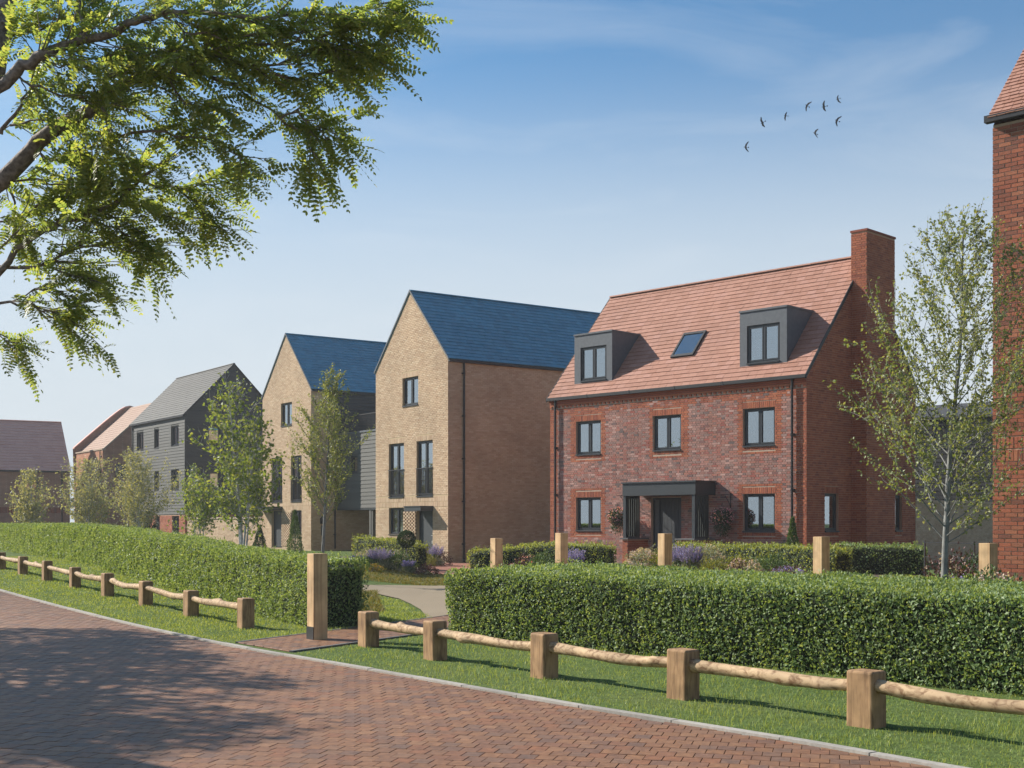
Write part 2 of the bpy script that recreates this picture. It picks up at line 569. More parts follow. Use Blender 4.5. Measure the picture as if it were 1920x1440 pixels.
M['box_leaf'] = leaf_mat('box_leaf', [(.13, .18, .045), (.19, .24, .06), (.26, .31, .085), (.33, .37, .11)], .35, .5)
M['birch_leaf'] = leaf_mat('birch_leaf', [(.13, .175, .06), (.175, .225, .08), (.225, .265, .11), (.31, .325, .18)], .36, .45)
M['maple_leaf'] = leaf_mat('maple_leaf', [(.11, .17, .04), (.15, .215, .055), (.20, .26, .075), (.25, .28, .10)], .40, .5)
M['locust_leaf'] = leaf_mat('locust_leaf', [(.11, .15, .05), (.145, .19, .058), (.175, .215, .066), (.22, .24, .07)], .52, .45,
                            [(.26, .36, .06), (.36, .46, .07), (.50, .56, .08), (.68, .64, .10)])
M['dark_leaf'] = leaf_mat('dark_leaf', [(.020, .045, .014), (.03, .06, .018), (.042, .075, .024)], .2, .5)
M['conifer'] = leaf_mat('conifer', [(.05, .10, .032), (.08, .14, .042), (.115, .18, .06)], .2, .6)
M['silver_leaf'] = leaf_mat('silver_leaf', [(.19, .22, .15), (.26, .29, .20), (.36, .38, .29), (.14, .17, .10)], .25, .6)
M['lime_leaf'] = leaf_mat('lime_leaf', [(.12, .15, .02), (.17, .19, .028), (.21, .22, .04)], .35, .5)
M['pale_leaf'] = leaf_mat('pale_leaf', [(.20, .22, .11), (.26, .28, .14), (.32, .33, .19), (.40, .39, .27)], .36, .5)
M['purple_leaf'] = leaf_mat('purple_leaf', [(.05, .022, .028), (.08, .034, .04), (.11, .06, .055)], .2, .5)
M['lavender'] = leaf_mat('lavender', [(.25, .22, .56), (.33, .29, .66), (.40, .36, .72), (.22, .19, .50)], .25, .6)
M['pale_flower'] = leaf_mat('pale_flower', [(.52, .40, .38), (.60, .50, .46), (.45, .34, .36)], .3, .6)
M['pink_flower'] = leaf_mat('pink_flower', [(.55, .16, .26), (.62, .28, .34), (.60, .45, .45)], .3, .6)
M['yellow_flower'] = leaf_mat('yellow_flower', [(.50, .30, .04), (.42, .24, .05)], .3, .6)


# ------------------------------------------------------------------ masonry, tiles, boards
def unit_box(name, m):
    """unit piece: x 0..1 along, y 0..-1 outward, z 0..1; the back is left open"""
    me = bpy.data.meshes.new(name)
    e = .03
    v = [(0, 0, 0), (1, 0, 0), (1, 0, 1), (0, 0, 1), (e * .4, -1, e), (1 - e * .4, -1, e), (1 - e * .4, -1, 1 - e), (e * .4, -1, 1 - e)]
    f = [(4, 5, 6, 7), (0, 1, 5, 4), (1, 2, 6, 5), (2, 3, 7, 6), (3, 0, 4, 7)]
    me.from_pydata(v, [], f)
    me.materials.append(m)
    me.update()
    return me


UNIT = {}


def unit(kind, m, maker=unit_box):
    k = (kind, m.name)
    if k not in UNIT: UNIT[k] = maker(kind, m)
    return UNIT[k]


def cut(iv, a, b):
    out = []
    for x, y in iv:
        if b <= x or a >= y: out.append((x, y)); continue
        if a > x: out.append((x, a))
        if b < y: out.append((b, y))
    return out


def lay_bricks(s0, s1, z0, z1, holes=(), bond='stretcher', rng=None, zone=None, course=.075, length=.225, joint=.01, seed=1):
    """list of bricks (s0, s1, z0, z1, material slot) laid in courses around openings"""
    rd = random.Random(seed)
    out = []
    n = int((z1 - z0) / course + .5)
    for i in range(n):
        a = z0 + i * course
        b = a + course - joint
        if b > z1 + .02: break
        iv = [(s0, s1)]
        if rng:
            lo, hi = rng(b)
            iv = [(max(s0, lo), min(s1, hi))]
            if iv[0][1] - iv[0][0] < .05: continue
        for h in holes:
            ov = min(b, h[3]) - max(a, h[2])
            if ov > .012: iv = cut(iv, h[0], h[1])
        x = s0 - (.5 if bond != 'flemish' else .75) * (length if i % 2 else 0)
        k = 0
        edges = []
        while x < s1:
            if bond == 'flemish':
                w = length if k % 2 == 0 else length * .5
            else:
                w = length
            k += 1
            edges.append((x, x + w - joint))
            x += w
        for (p, q) in edges:
            for (u, v) in iv:
                c, d = max(p, u), min(q, v)
                if d - c > .022:
                    out.append((c, d, a, b, zone((c + d) / 2, (a + b) / 2, d - c, rd) if zone else 0))
    return out


def soldiers(s0, s1, z0, z1, m=0, w=.075, joint=.01):
    n = max(1, int(round((s1 - s0) / w)))
    w = (s1 - s0) / n
    return [(s0 + i * w + joint / 2, s0 + (i + 1) * w - joint / 2, z0 + .004, z1 - .006, m) for i in range(n)]


def place_bricks(fr, bl, mats, parent, single=0, proud=.008, seed=3, name='brick', pile='brickwork', jitter=.004):
    """the bricks that show largest as objects of their own, the rest as one part"""
    rd = random.Random(seed)
    off = wloc(parent)
    sc = []
    for i, b in enumerate(bl):
        p = fr.p((b[0] + b[1]) / 2, (b[2] + b[3]) / 2)
        q = proj(p)
        ok = q and -10 < q[0] < 1930 and -10 < q[1] < HOR + 110
        w = (b[1] - b[0])
        sc.append(((w * (b[3] - b[2]) / q[2] ** 2) if ok else 0, i))
    pick = set()
    if single:
        sc.sort(reverse=True)
        pick = set(i for v, i in sc[:single] if v > 0)
    V, F, MI = [], [], []
    for i, b in enumerate(bl):
        o = proud + rd.uniform(-jitter, jitter)
        if i in pick:
            me = unit(name, mats[b[4]])
            ob = bpy.data.objects.new(name, me)
            COL.objects.link(ob)
            ob.parent = parent
            p = fr.p(b[0], b[2])
            ob.location = (p[0] - off.x, p[1] - off.y, p[2] - off.z)
            ob.rotation_euler = (0, 0, fr.ang)
            ob.scale = (b[1] - b[0], o, b[3] - b[2])
        else:
            n = len(V)
            e = .002
            V += [fr.p(b[0], b[2]), fr.p(b[1], b[2]), fr.p(b[1], b[3]), fr.p(b[0], b[3]),
                  fr.p(b[0] + e, b[2] + e, o), fr.p(b[1] - e, b[2] + e, o), fr.p(b[1] - e, b[3] - e, o), fr.p(b[0] + e, b[3] - e, o)]
            F += [(n + 4, n + 5, n + 6, n + 7), (n, n + 1, n + 5, n + 4), (n + 1, n + 2, n + 6, n + 5), (n + 2, n + 3, n + 7, n + 6), (n + 3, n, n + 4, n + 7)]
            MI += [b[4]] * 5
    if V:
        me = arr_mesh(pile, V, F, mats, MI, off=off)
        o = link_mesh(pile, me, parent)
        tag(o, kind='stuff')


def wall_sheet(mb, fr, s0, s1, z0, z1, holes=(), gable=None, depth=.13, m=0):
    """plane of a wall with its openings cut out and their reveals; gable = (apex s, apex z)"""
    ss = sorted({s0, s1, *[max(s0, min(s1, h[0])) for h in holes], *[max(s0, min(s1, h[1])) for h in holes]})
    zs = sorted({z0, z1, *[max(z0, min(z1, h[2])) for h in holes], *[max(z0, min(z1, h[3])) for h in holes]})
    for i in range(len(ss) - 1):
        for j in range(len(zs) - 1):
            cs, cz = (ss[i] + ss[i + 1]) / 2, (zs[j] + zs[j + 1]) / 2
            if any(h[0] < cs < h[1] and h[2] < cz < h[3] for h in holes): continue
            mb.poly([fr.p(ss[i], zs[j]), fr.p(ss[i + 1], zs[j]), fr.p(ss[i + 1], zs[j + 1]), fr.p(ss[i], zs[j + 1])], m)
    if gable:
        mb.poly([fr.p(s0, z1), fr.p(s1, z1), fr.p(gable[0], gable[1])], m)
    for a, b, c, d in [h[:4] for h in holes]:
        mb.poly([fr.p(a, c), fr.p(a, d), fr.p(a, d, -depth), fr.p(a, c, -depth)], m)
        mb.poly([fr.p(b, d), fr.p(b, c), fr.p(b, c, -depth), fr.p(b, d, -depth)], m)
        mb.poly([fr.p(a, d), fr.p(b, d), fr.p(b, d, -depth), fr.p(a, d, -depth)], m)
        mb.poly([fr.p(b, c), fr.p(a, c), fr.p(a, c, -depth), fr.p(b, c, -depth)], m)


def gable_rng(s0, s1, zeave, apex_s, apex_z, inset=.02):
    def f(z):
        if z <= zeave: return (s0, s1)
        t = (z - zeave) / (apex_z - zeave)
        return (s0 + (apex_s - s0) * t + inset, s1 - (s1 - apex_s) * t - inset)
    return f


def unit_board(name, m):
    me = bpy.data.meshes.new(name)
    v = [(0, 0, 0), (1, 0, 0), (1, 0, 1), (0, 0, 1), (0, -1, 0), (1, -1, 0), (1, -.3, 1), (0, -.3, 1)]
    f = [(4, 5, 6, 7), (0, 1, 5, 4), (1, 2, 6, 5), (2, 3, 7, 6), (3, 0, 4, 7)]
    me.from_pydata(v, [], f)
    me.materials.append(m)
    me.update()
    return me


def boards(fr, s0, s1, z0, z1, holes, m, parent, gauge=.18, rng=None, o=.004, thick=.032):
    off = wloc(parent)
    n = int((z1 - z0) / gauge)
    g = (z1 - z0) / max(1, n)
    for i in range(n):
        a, b = z0 + i * g, z0 + (i + 1) * g
        iv = [(s0, s1)]
        if rng:
            lo, hi = rng(b)
            iv = [(max(s0, lo), min(s1, hi))]
        for h in holes:
            if min(b, h[3]) - max(a, h[2]) > .03: iv = cut(iv, h[0] - .02, h[1] + .02)
        for u, v in iv:
            if v - u < .08: continue
            ob = bpy.data.objects.new('cladding_board', unit('cladding_board', m, unit_board))
            COL.objects.link(ob)
            ob.parent = parent
            p = fr.p(u, a, o)
            ob.location = (p[0] - off.x, p[1] - off.y, p[2] - off.z)
            ob.rotation_euler = (0, 0, fr.ang)
            ob.scale = (v - u, thick, g - .004)


def roof_tiles(e0, u, v, nrm, L, S, gauge, width, m, parent, single=0, holes=(), name='roof_tile', seed=5, thick=.022):
    """tiles on one roof slope: e0 eave start, u along the eave, v up the slope"""
    rd = random.Random(seed)
    off = wloc(parent)
    e0, u, v, nrm = Vector(e0), Vector(u), Vector(v), Vector(nrm)
    n = int(S / gauge)
    g = S / n
    tl = []
    for i in range(n):
        x = -width * rd.choice((.0, .5, .33, .67)) if i else 0
        a = i * g
        while x < L:
            p, q = max(0, x), min(L, x + width)
            x += width
            iv = [(p, q)]
            for h in holes:
                if min(a + g, h[3]) - max(a, h[2]) > .3 * g: iv = cut(iv, h[0], h[1])
            for c, d in iv:
                if d - c > .04: tl.append((c, d, a))
    sc = []
    for i, t in enumerate(tl):
        p = e0 + u * ((t[0] + t[1]) / 2) + v * t[2]
        q = proj(p)
        ok = q and -5 < q[0] < 1925 and -5 < q[1] < 1445
        sc.append((((t[1] - t[0]) / q[2] ** 2) if ok else 0, i))
    sc.sort(reverse=True)
    pick = set(i for w, i in sc[:single] if w > 0)
    rot = Matrix((u, v, nrm)).transposed().to_euler()
    V, F = [], []
    for i, (c, d, a) in enumerate(tl):
        h = thick * rd.uniform(.85, 1.25)
        gp = .004
        if i in pick:
            me = unit(name, m, unit_tile)
            ob = bpy.data.objects.new(name, me)
            COL.objects.link(ob)
            ob.parent = parent
            ob.location = e0 + u * (c + gp) + v * a - off
            ob.rotation_euler = rot
            ob.scale = (d - c - 2 * gp, g, h)
        else:
            k = len(V)
            for (x, y, z) in TILE_V:
                V.append(e0 + u * (c + gp + x * (d - c - 2 * gp)) + v * (a + y * g) + nrm * (z * h))
            F += [tuple(k + j for j in f) for f in TILE_F]
    if V:
        o = link_mesh('tile_field', arr_mesh('tile_field', [tuple(p) for p in V], F, [m], off=off), parent)
        tag(o, kind='stuff')


TILE_V = [(0, 0, 0), (1, 0, 0), (1, 1, 0), (0, 1, 0), (0, 0, 1), (1, 0, 1), (1, 1, .12), (0, 1, .12)]
TILE_F = [(4, 5, 6, 7), (0, 1, 5, 4), (1, 2, 6, 5), (3, 0, 4, 7)]


def unit_tile(name, m):
    me = bpy.data.meshes.new(name)
    me.from_pydata(TILE_V, [], TILE_F)
    me.materials.append(m)
    me.update()
    return me


def window(rt, fr, s0, s1, z0, z1, panes=2, rec=.09, name='window', frame='charcoal_frame', curtain=None, sill=True, glass='glass', bar=.05, seed=0, flush=False):
    """a window: frame (with mullions and sashes), panes, sill and curtain"""
    mb = MB()
    o1, o0 = -rec, -rec - .07
    mb.fbox(fr, s0, s1, z1 - bar, z1, o0, o1)
    mb.fbox(fr, s0, s1, z0, z0 + bar, o0, o1)
    mb.fbox(fr, s0, s0 + bar, z0 + bar, z1 - bar, o0, o1)
    mb.fbox(fr, s1 - bar, s1, z0 + bar, z1 - bar, o0, o1)
    w = (s1 - s0 - 2 * bar) / panes
    rects = []
    for i in range(panes):
        a = s0 + bar + i * w
        b = a + w
        if i: mb.fbox(fr, a - .018, a + .018, z0 + bar, z1 - bar, o0, o1 + .004)
        a2, b2 = a + (.018 if i else 0), b - (.018 if i < panes - 1 else 0)
        k = .045
        q0, q1 = o0 + .01, o1 + .012
        mb.fbox(fr, a2 + .003, b2 - .003, z1 - bar - k, z1 - bar - .003, q0, q1)
        mb.fbox(fr, a2 + .003, b2 - .003, z0 + bar + .003, z0 + bar + k, q0, q1)
        mb.fbox(fr, a2 + .003, a2 + k, z0 + bar + k, z1 - bar - k, q0, q1)
        mb.fbox(fr, b2 - k, b2 - .003, z0 + bar + k, z1 - bar - k, q0, q1)
        rects.append((a2 + k, b2 - k, z0 + bar + k, z1 - bar - k))
    win = mb.build(name, M[frame], rt)
    for r in rects:
        g = MB(); g.fbox(fr, r[0] - .004, r[1] + .004, r[2] - .004, r[3] + .004, -rec - .036, -rec - .03)
        g.build('pane', M[glass], win)
    if sill:
        g = MB(); g.fbox(fr, s0 - .0, s1 + .0, z0 - .045, z0 - .002, -rec - .05, .045)
        g.build('sill', M[frame], win)
    if curtain:
        parts = []
        W = s1 - s0
        if curtain in ('both', 'left'): parts.append((s0 + .05, s0 + W * .44))
        if curtain in ('both', 'right'): parts.append((s1 - W * .2, s1 - .05))
        if curtain == 'full': parts.append((s0 + .03, s1 - .03))
        for a, b in parts:
            g = MB()
            n = max(8, int((b - a) / .035))
            for i in range(n):
                x0, x1 = a + (b - a) * i / n, a + (b - a) * (i + 1) / n
                w0, w1 = .03 * math.sin(i * 1.9), .03 * math.sin((i + 1) * 1.9)
                g.poly([fr.p(x0, z0 + .04, -rec - .2 + w0), fr.p(x1, z0 + .04, -rec - .2 + w1), fr.p(x1, z1 - .03, -rec - .2 + w1), fr.p(x0, z1 - .03, -rec - .2 + w0)])
            g.build('curtain', M['curtain'], win, smooth_f=True)
    return win


def room_behind(mb, fr, s0, s1, z0, z1, near=.35, far=1.6):
    """floor, back and sides of the room seen through a window"""
    mb.poly([fr.p(s0, z0, -far), fr.p(s1, z0, -far), fr.p(s1, z1, -far), fr.p(s0, z1, -far)])
    mb.poly([fr.p(s0, z0, -near), fr.p(s1, z0, -near), fr.p(s1, z0, -far), fr.p(s0, z0, -far)])


def downpipe(rt, fr, s, z0, z1, o=.09, r=.042):
    mb = MB()
    mb.tube([fr.p(s, z0, o), fr.p(s, z1, o)], [r, r], 10)
    for z in np.arange(z0 + .7, z1, 1.75):
        mb.tube([fr.p(s, z, o), fr.p(s, z + .07, o)], [r * 1.28] * 2, 10)
        mb.fbox(fr, s - .07, s + .07, z + .01, z + .06, 0.0, o - .01)
    return mb.build('downpipe', M['black_metal'], rt)


def gutter(rt, fr, s0, s1, z, o=.06, w=.115, h=.11):
    mb = MB()
    mb.fbox(fr, s0, s1, z, z + h, o, o + w)
    for k in range(1, int((s1 - s0) / 2.0)):
        x = s0 + k * 2.0
        mb.fbox(fr, x, x + .05, z - .008, z + h + .006, o - .004, o + w + .008)
    return mb.build('gutter', M['black_metal'], rt)


def ridge_tiles(rt, a, b, m, r=.12, step=.33, name='ridge_tile'):
    """half-round ridge tiles from a to b, each its own piece"""
    a, b = Vector(a), Vector(b)
    L = (b - a).length
    n = int(L / step)
    d = (b - a) / n
    off = wloc(rt)
    me = bpy.data.meshes.new(name)
    u = d.normalized()
    w = Vector((-u.y, u.x, 0)).normalized()
    V, F = [], []
    for i, (t, q) in enumerate(((.01, 1.0), (.985, .97))):
        for j in range(7):
            ang = math.pi * j / 6
            p = d * t + w * (math.cos(ang) * r * q) + Vector((0, 0, math.sin(ang) * r * .62 * q))
            V.append(tuple(p))
    for j in range(6): F.append((j, j + 1, 8 + j, 7 + j))
    F.append(tuple(range(6, -1, -1))); F.append(tuple(range(7, 14)))
    me.from_pydata(V, [], F)
    me.materials.append(m); me.update()
    for i in range(n):
        o = bpy.data.objects.new(name, me); COL.objects.link(o); o.parent = rt
        o.location = a + d * i - off


def roof_slab(rt, quads, m, t=.05, name='roof'):
    """roof deck: each slope a slab; quads = lists of four points, eave-left, eave-right, ridge-right, ridge-left"""
    mb = MB()
    for q in quads:
        q = [Vector(p) for p in q]
        n = (q[1] - q[0]).cross(q[3] - q[0]).normalized()
        lo = [p - n * t for p in q]
        mb.hexa([*lo, *q])
    return mb.build(name, m, rt)


def prop_door(rt, fr, s0, s1, z0, z1, rec=.14, side=None, m='door_grey', planks=5, hw=True):
    mb = MB()
    b = .06
    mb.fbox(fr, s0, s0 + b, z0, z1, -rec - .08, -rec + .01)
    mb.fbox(fr, s1 - b, s1, z0, z1, -rec - .08, -rec + .01)
    mb.fbox(fr, s0 + b, s1 - b, z1 - b, z1, -rec - .08, -rec + .01)
    mb.fbox(fr, s0 + b, s1 - b, z0, z0 + .03, -rec - .08, -rec + .01)
    d = mb.build('door_frame', M['charcoal_frame'], rt)
    a, c = s0 + b, s1 - b
    if side:
        g = MB(); g.fbox(fr, a, a + side, z0 + .03, z1 - b, -rec - .07, -rec - .02)
        g.build('side_panel', M['door_panel'], rt)
        a += side + .05
        g = MB(); g.fbox(fr, a - .05, a, z0 + .03, z1 - b, -rec - .08, -rec + .008)
        g.build('door_post', M['charcoal_frame'], rt)
    g = MB(); g.fbox(fr, a, c, z0 + .03, z1 - b, -rec - .07, -rec - .03)
    dr = g.build('door', M[m], rt)
    w = (c - a) / planks
    for i in range(planks):
        g = MB(); g.fbox(fr, a + i * w + .004, a + (i + 1) * w - .004, z0 + .05, z1 - b - .015, -rec - .03, -rec - .014)
        g.build('plank', M[m], dr)
    if hw:
        g = MB(); g.fbox(fr, c - .11, c - .085, z0 + .98, z0 + 1.08, -rec - .014, -rec + .045)
        g.fbox(fr, c - .22, c - .085, z0 + 1.045, z0 + 1.07, -rec + .045, -rec + .062)
        g.build('handle', M['steel'], dr)
        g = MB(); g.fbox(fr, c - .27, c - .06, z0 + .72, z0 + .84, -rec - .014, -rec - .002)
        g.build('letter_plate', M['steel'], dr)
    return dr


# ================================================================== SETTING
def grid_mesh(name, xs, ys, zf, m, parent=None, kind='structure'):
    X, Y = np.meshgrid(xs, ys)
    Z = zf(X, Y)
    V = np.stack([X.ravel(), Y.ravel(), Z.ravel()], 1)
    nx = len(xs)
    i, j = np.meshgrid(np.arange(nx - 1), np.arange(len(ys) - 1))
    a = (j * nx + i).ravel()
    F = np.stack([a, a + 1, a + nx + 1, a + nx], 1)
    o = link_mesh(name, arr_mesh(name, V, F, [m]), parent)
    return tag(o, kind=kind)


far = [-3000, -1200, -500, -200]
grid_mesh('ground', np.array(far + list(np.arange(-90, 91, 3)) + [200, 500, 1200, 3000]),
          np.array([-600, -200, -60] + list(np.arange(-20, 150, 3)) + [220, 400, 900, 1800, 3500]),
          lambda x, y: gz(x, y) - .09, M['field'])

KERB0 = [(-30, 54), (-10.9, 27), (-6.4, 20.6), (-4.3, 17.6), (-3.3, 16.2), (-1.5, 13.9), (.65, 11.1), (2.05, 9.45), (4.0, 6.9), (8.0, 1.6)]
KERB = []
for a, b in zip(KERB0[:-1], KERB0[1:]):
    n = max(1, int(math.dist(a, b) / .915 + .5))
    for i in range(n):
        KERB.append((a[0] + (b[0] - a[0]) * i / n, a[1] + (b[1] - a[1]) * i / n))
KERB.append(KERB0[-1])
KA = np.array(KERB)


def ruled(name, line, d, ws, zf, m):
    V = []
    for w in ws:
        for p in line:
            V.append((p[0] + d[0] * w, p[1] + d[1] * w))
    V = np.array(V)
    Z = zf(V[:, 0], V[:, 1])
    n = len(line)
    i, j = np.meshgrid(np.arange(n - 1), np.arange(len(ws) - 1))
    a = (j * n + i).ravel()
    F = np.stack([a, a + 1, a + n + 1, a + n], 1)
    if d[0] > 0: F = F[:, ::-1]
    o = link_mesh(name, arr_mesh(name, np.column_stack([V, Z]), F, [m]))
    return tag(o, kind='structure')


lawn_o = ruled('lawn', KERB, (.8, .6), [0, .3, .6] + list(np.arange(1, 42, .9)) + [60, 90], lambda x, y: gz(x, y) + 0.0, M['lawn'])
road_o = ruled('road', KERB, (-.8, -.6), [0, .5, 1, 2, 4, 8, 16, 40], lambda x, y: gz(x, y) - .022, M['joint'])

# kerb edging, stone by stone
kb = bmesh.new()
kerb_bed = ruled('kerb', KERB, (-.8, -.6), [-.02, .1], lambda x, y: gz(x, y) - .012, M['joint'])
off_dir = []
for i in range(len(KERB) - 1):
    a, b = Vector((*KERB[i], 0)), Vector((*KERB[i + 1], 0))
    t = (b - a).normalized()
    nrm = Vector((t.y, -t.x, 0))
    if nrm.x > 0: nrm = -nrm
    a2, b2 = a + t * .006, b - t * .006
    za, zb = float(gz(*a.xy)), float(gz(*b.xy))
    mb = MB()
    w = .092
    lo = [(a2.x, a2.y, za - .05), (b2.x, b2.y, zb - .05), ((b2 + nrm * w).x, (b2 + nrm * w).y, zb - .05), ((a2 + nrm * w).x, (a2 + nrm * w).y, za - .05)]
    dz = random.uniform(-.003, .003)
    hi = [(p[0], p[1], p[2] + .05 + .018 + dz) for p in lo]
    if (Vector(lo[1]) - Vector(lo[0])).cross(Vector(lo[3]) - Vector(lo[0])).z < 0:
        lo, hi = lo[::-1], hi[::-1]
    mb.hexa(lo + hi)
    mb.build('kerb_stone', M['concrete'], kerb_bed)


# clay pavers of the road
def clip_half(poly, p, n):
    """the part of a convex polygon with (q - p) . n >= 0"""
    out = []
    k = len(poly)
    for i in range(k):
        a, b = poly[i], poly[(i + 1) % k]
        da = (a[0] - p[0]) * n[0] + (a[1] - p[1]) * n[1]
        db = (b[0] - p[0]) * n[0] + (b[1] - p[1]) * n[1]
        if da >= 0: out.append(a)
        if (da >= 0) != (db >= 0):
            t = da / (da - db)
            out.append((a[0] + (b[0] - a[0]) * t, a[1] + (b[1] - a[1]) * t))
    return out


def area(poly):
    return abs(sum(a[0] * b[1] - b[0] * a[1] for a, b in zip(poly, poly[1:] + poly[:1]))) / 2


PC, PE = np.array((.970, -.243)), np.array((.243, .970))
PW, PD, PJ = .130, .168, .0045


def lay_pavers(test, clips, box, parent, m, single, lift=0.0, seed=11, h=.016):
    rd = random.Random(seed)
    items = []
    x0, x1, y0, y1 = box
    cs = [np.array(q) @ PC for q in ((x0, y0), (x1, y0), (x0, y1), (x1, y1))]
    es = [np.array(q) @ PE for q in ((x0, y0), (x1, y0), (x0, y1), (x1, y1))]
    for r in range(int(min(es) / PD) - 1, int(max(es) / PD) + 2):
        sh = .5 if r % 2 else 0
        for c in range(int(min(cs) / PW) - 1, int(max(cs) / PW) + 2):
            o = PC * ((c + sh) * PW) + PE * (r * PD)
            mid = o + PC * PW / 2 + PE * PD / 2
            if not (x0 < mid[0] < x1 and y0 < mid[1] < y1) or not test(mid[0], mid[1]): continue
            q = [o + PC * PJ / 2 + PE * PJ / 2, o + PC * (PW - PJ / 2) + PE * PJ / 2, o + PC * (PW - PJ / 2) + PE * (PD - PJ / 2), o + PC * PJ / 2 + PE * (PD - PJ / 2)]
            poly = [tuple(v) for v in q]
            for p, n in clips(mid[0], mid[1]):
                poly = clip_half(poly, p, n)
                if len(poly) < 3: break
            if len(poly) >= 3 and area(poly) > .002: items.append((poly, mid, len(poly) == 4 and area(poly) > .96 * (PW - PJ) * (PD - PJ)))
    sc = []
    for i, (poly, mid, full) in enumerate(items):
        q = proj((mid[0], mid[1], float(gz(*mid))))
        if full and q and -5 < q[0] < 1925 and q[1] < 1450: sc.append((1 / q[2] ** 3, i))
    sc.sort(reverse=True)
    pick = set(i for w, i in sc[:single])
    mb = MB()
    me = None
    k = .003
    for i, (poly, mid, full) in enumerate(items):
        z = float(gz(*mid)) + lift + rd.uniform(-.0016, .0016)
        tx, ty = rd.uniform(-.008, .008), rd.uniform(-.008, .008)
        c = np.mean(poly, axis=0)
        lo = [(p[0], p[1], z - h + 0.0) for p in poly]
        md = [(p[0], p[1], z - .0025 + (p[0] - c[0]) * tx + (p[1] - c[1]) * ty) for p in poly]
        hi = []
        for p in poly:
            d = np.array(p) - c
            L = np.hypot(*d)
            s = max(.2, 1 - k / max(L, .01))
            hi.append((c[0] + d[0] * s, c[1] + d[1] * s, z + d[0] * tx + d[1] * ty))
        n = len(poly)
        if i in pick:
            g = MB()
        else:
            g = mb
        g.poly(hi)
        for j in range(n):
            j2 = (j + 1) % n
            g.poly([md[j], md[j2], hi[j2], hi[j]])
            g.poly([lo[j], lo[j2], md[j2], md[j]])
        if i in pick:
            if me is None:
                flat = MB()
                g2 = g.build('paver', m, parent)
                me = g2.data
                base = np.array(me.vertices[0].co)
                ref = c
                g2.location = (0, 0, 0)
                ref_z = z
            else:
                o = bpy.data.objects.new('paver', me); COL.objects.link(o); o.parent = parent
                o.location = (c[0] - ref[0], c[1] - ref[1], z - ref_z)
    o = mb.build('paver_field', m, parent)
    tag(o, kind='stuff')


def kerb_clip(x, y):
    d = np.hypot(KA[:-1, 0] / 2 + KA[1:, 0] / 2 - x, KA[:-1, 1] / 2 + KA[1:, 1] / 2 - y)
    i = int(np.argmin(d))
    res = []
    for j in (i - 1, i, i + 1):
        if not 0 <= j < len(KERB) - 1: continue
        a, b = KERB[j], KERB[j + 1]
        l = math.dist(a, b)
        t = ((b[0] - a[0]) / l, (b[1] - a[1]) / l)
        n = (t[1], -t[0])
        if n[0] > 0: n = (-n[0], -n[1])
        res.append(((a[0] + n[0] * .097, a[1] + n[1] * .097), n))
    return res


def on_road(x, y):
    if x < -.43 * y - 1.2: return False
    c = kerb_clip(x, y)
    p, n = c[len(c) // 2]
    return (x - p[0]) * n[0] + (y - p[1]) * n[1] > -.25


lay_pavers(on_road, kerb_clip, (-17, 6.5, 5.6, 36), road_o, M['paver'], 300)


# drives, paths and beds, laid over the lawn
from mathutils.geometry import tessellate_polygon


def sheet(name, poly, lift, m, res=1.0, kind='structure'):
    tris = tessellate_polygon([[Vector((p[0], p[1], 0)) for p in poly]])
    V, F = [], []
    for t in tris:
        tri = [poly[k] for k in t]
        if (tri[1][0] - tri[0][0]) * (tri[2][1] - tri[0][1]) - (tri[2][0] - tri[0][0]) * (tri[1][1] - tri[0][1]) < 0: tri = tri[::-1]
        x0, x1 = min(p[0] for p in tri), max(p[0] for p in tri)
        y0, y1 = min(p[1] for p in tri), max(p[1] for p in tri)
        for i in range(math.floor(x0 / res), math.ceil(x1 / res)):
            for j in range(math.floor(y0 / res), math.ceil(y1 / res)):
                c = tri
                for p, n in (((i * res, 0), (1, 0)), (((i + 1) * res, 0), (-1, 0)), ((0, j * res), (0, 1)), ((0, (j + 1) * res), (0, -1))):
                    c = clip_half(c, p, n)
                    if len(c) < 3: break
                if len(c) < 3: continue
                k = len(V)
                V += [(p[0], p[1], float(gz(*p)) + lift) for p in c]
                F.append(tuple(range(k, k + len(c))))
    me = bpy.data.meshes.new(name)
    me.from_pydata(V, [], F)
    me.materials.append(m); me.update()
    return tag(link_mesh(name, me), kind=kind)


WALK = [(-3.68, 16.98), (-2.75, 15.78), (2.1, 24.4), (1.1, 26.2)]
walk_o = sheet('footpath', WALK, .006, M['joint'])
WE = [(WALK[i], WALK[(i + 1) % 4]) for i in range(4)]


def walk_clip(x, y):
    res = []
    for a, b in WE:
        l = math.dist(a, b)
        n = (-(b[1] - a[1]) / l, (b[0] - a[0]) / l)
        res.append(((a[0] + n[0] * .004, a[1] + n[1] * .004), n))
    return res


lay_pavers(lambda x, y: all((x - p[0]) * n[0] + (y - p[1]) * n[1] > -.2 for p, n in walk_clip(x, y)), walk_clip, (-4, 3, 15, 27), walk_o, M['paver'], 40, lift=.016, seed=12, h=.012)
for a, b in ((WALK[0], WALK[3]), (WALK[1], WALK[2])):
    mb = MB()
    n = int(math.dist(a, b) / .6)
    t = Vector((b[0] - a[0], b[1] - a[1], 0)).normalized()
    q = Vector((-t.y, t.x, 0)) * .03
    for i in range(n):
        p0 = Vector((*a, 0)) + t * (i * .6 + .004)
        p1 = Vector((*a, 0)) + t * (i * .6 + .596)
        c = [p0 - q, p1 - q, p1 + q, p0 + q]
        mb.hexa([(v.x, v.y, float(gz(v.x, v.y)) - .03) for v in c] + [(v.x, v.y, float(gz(v.x, v.y)) + .022) for v in c])
    mb.build('edging', M['edging_dark'], walk_o)

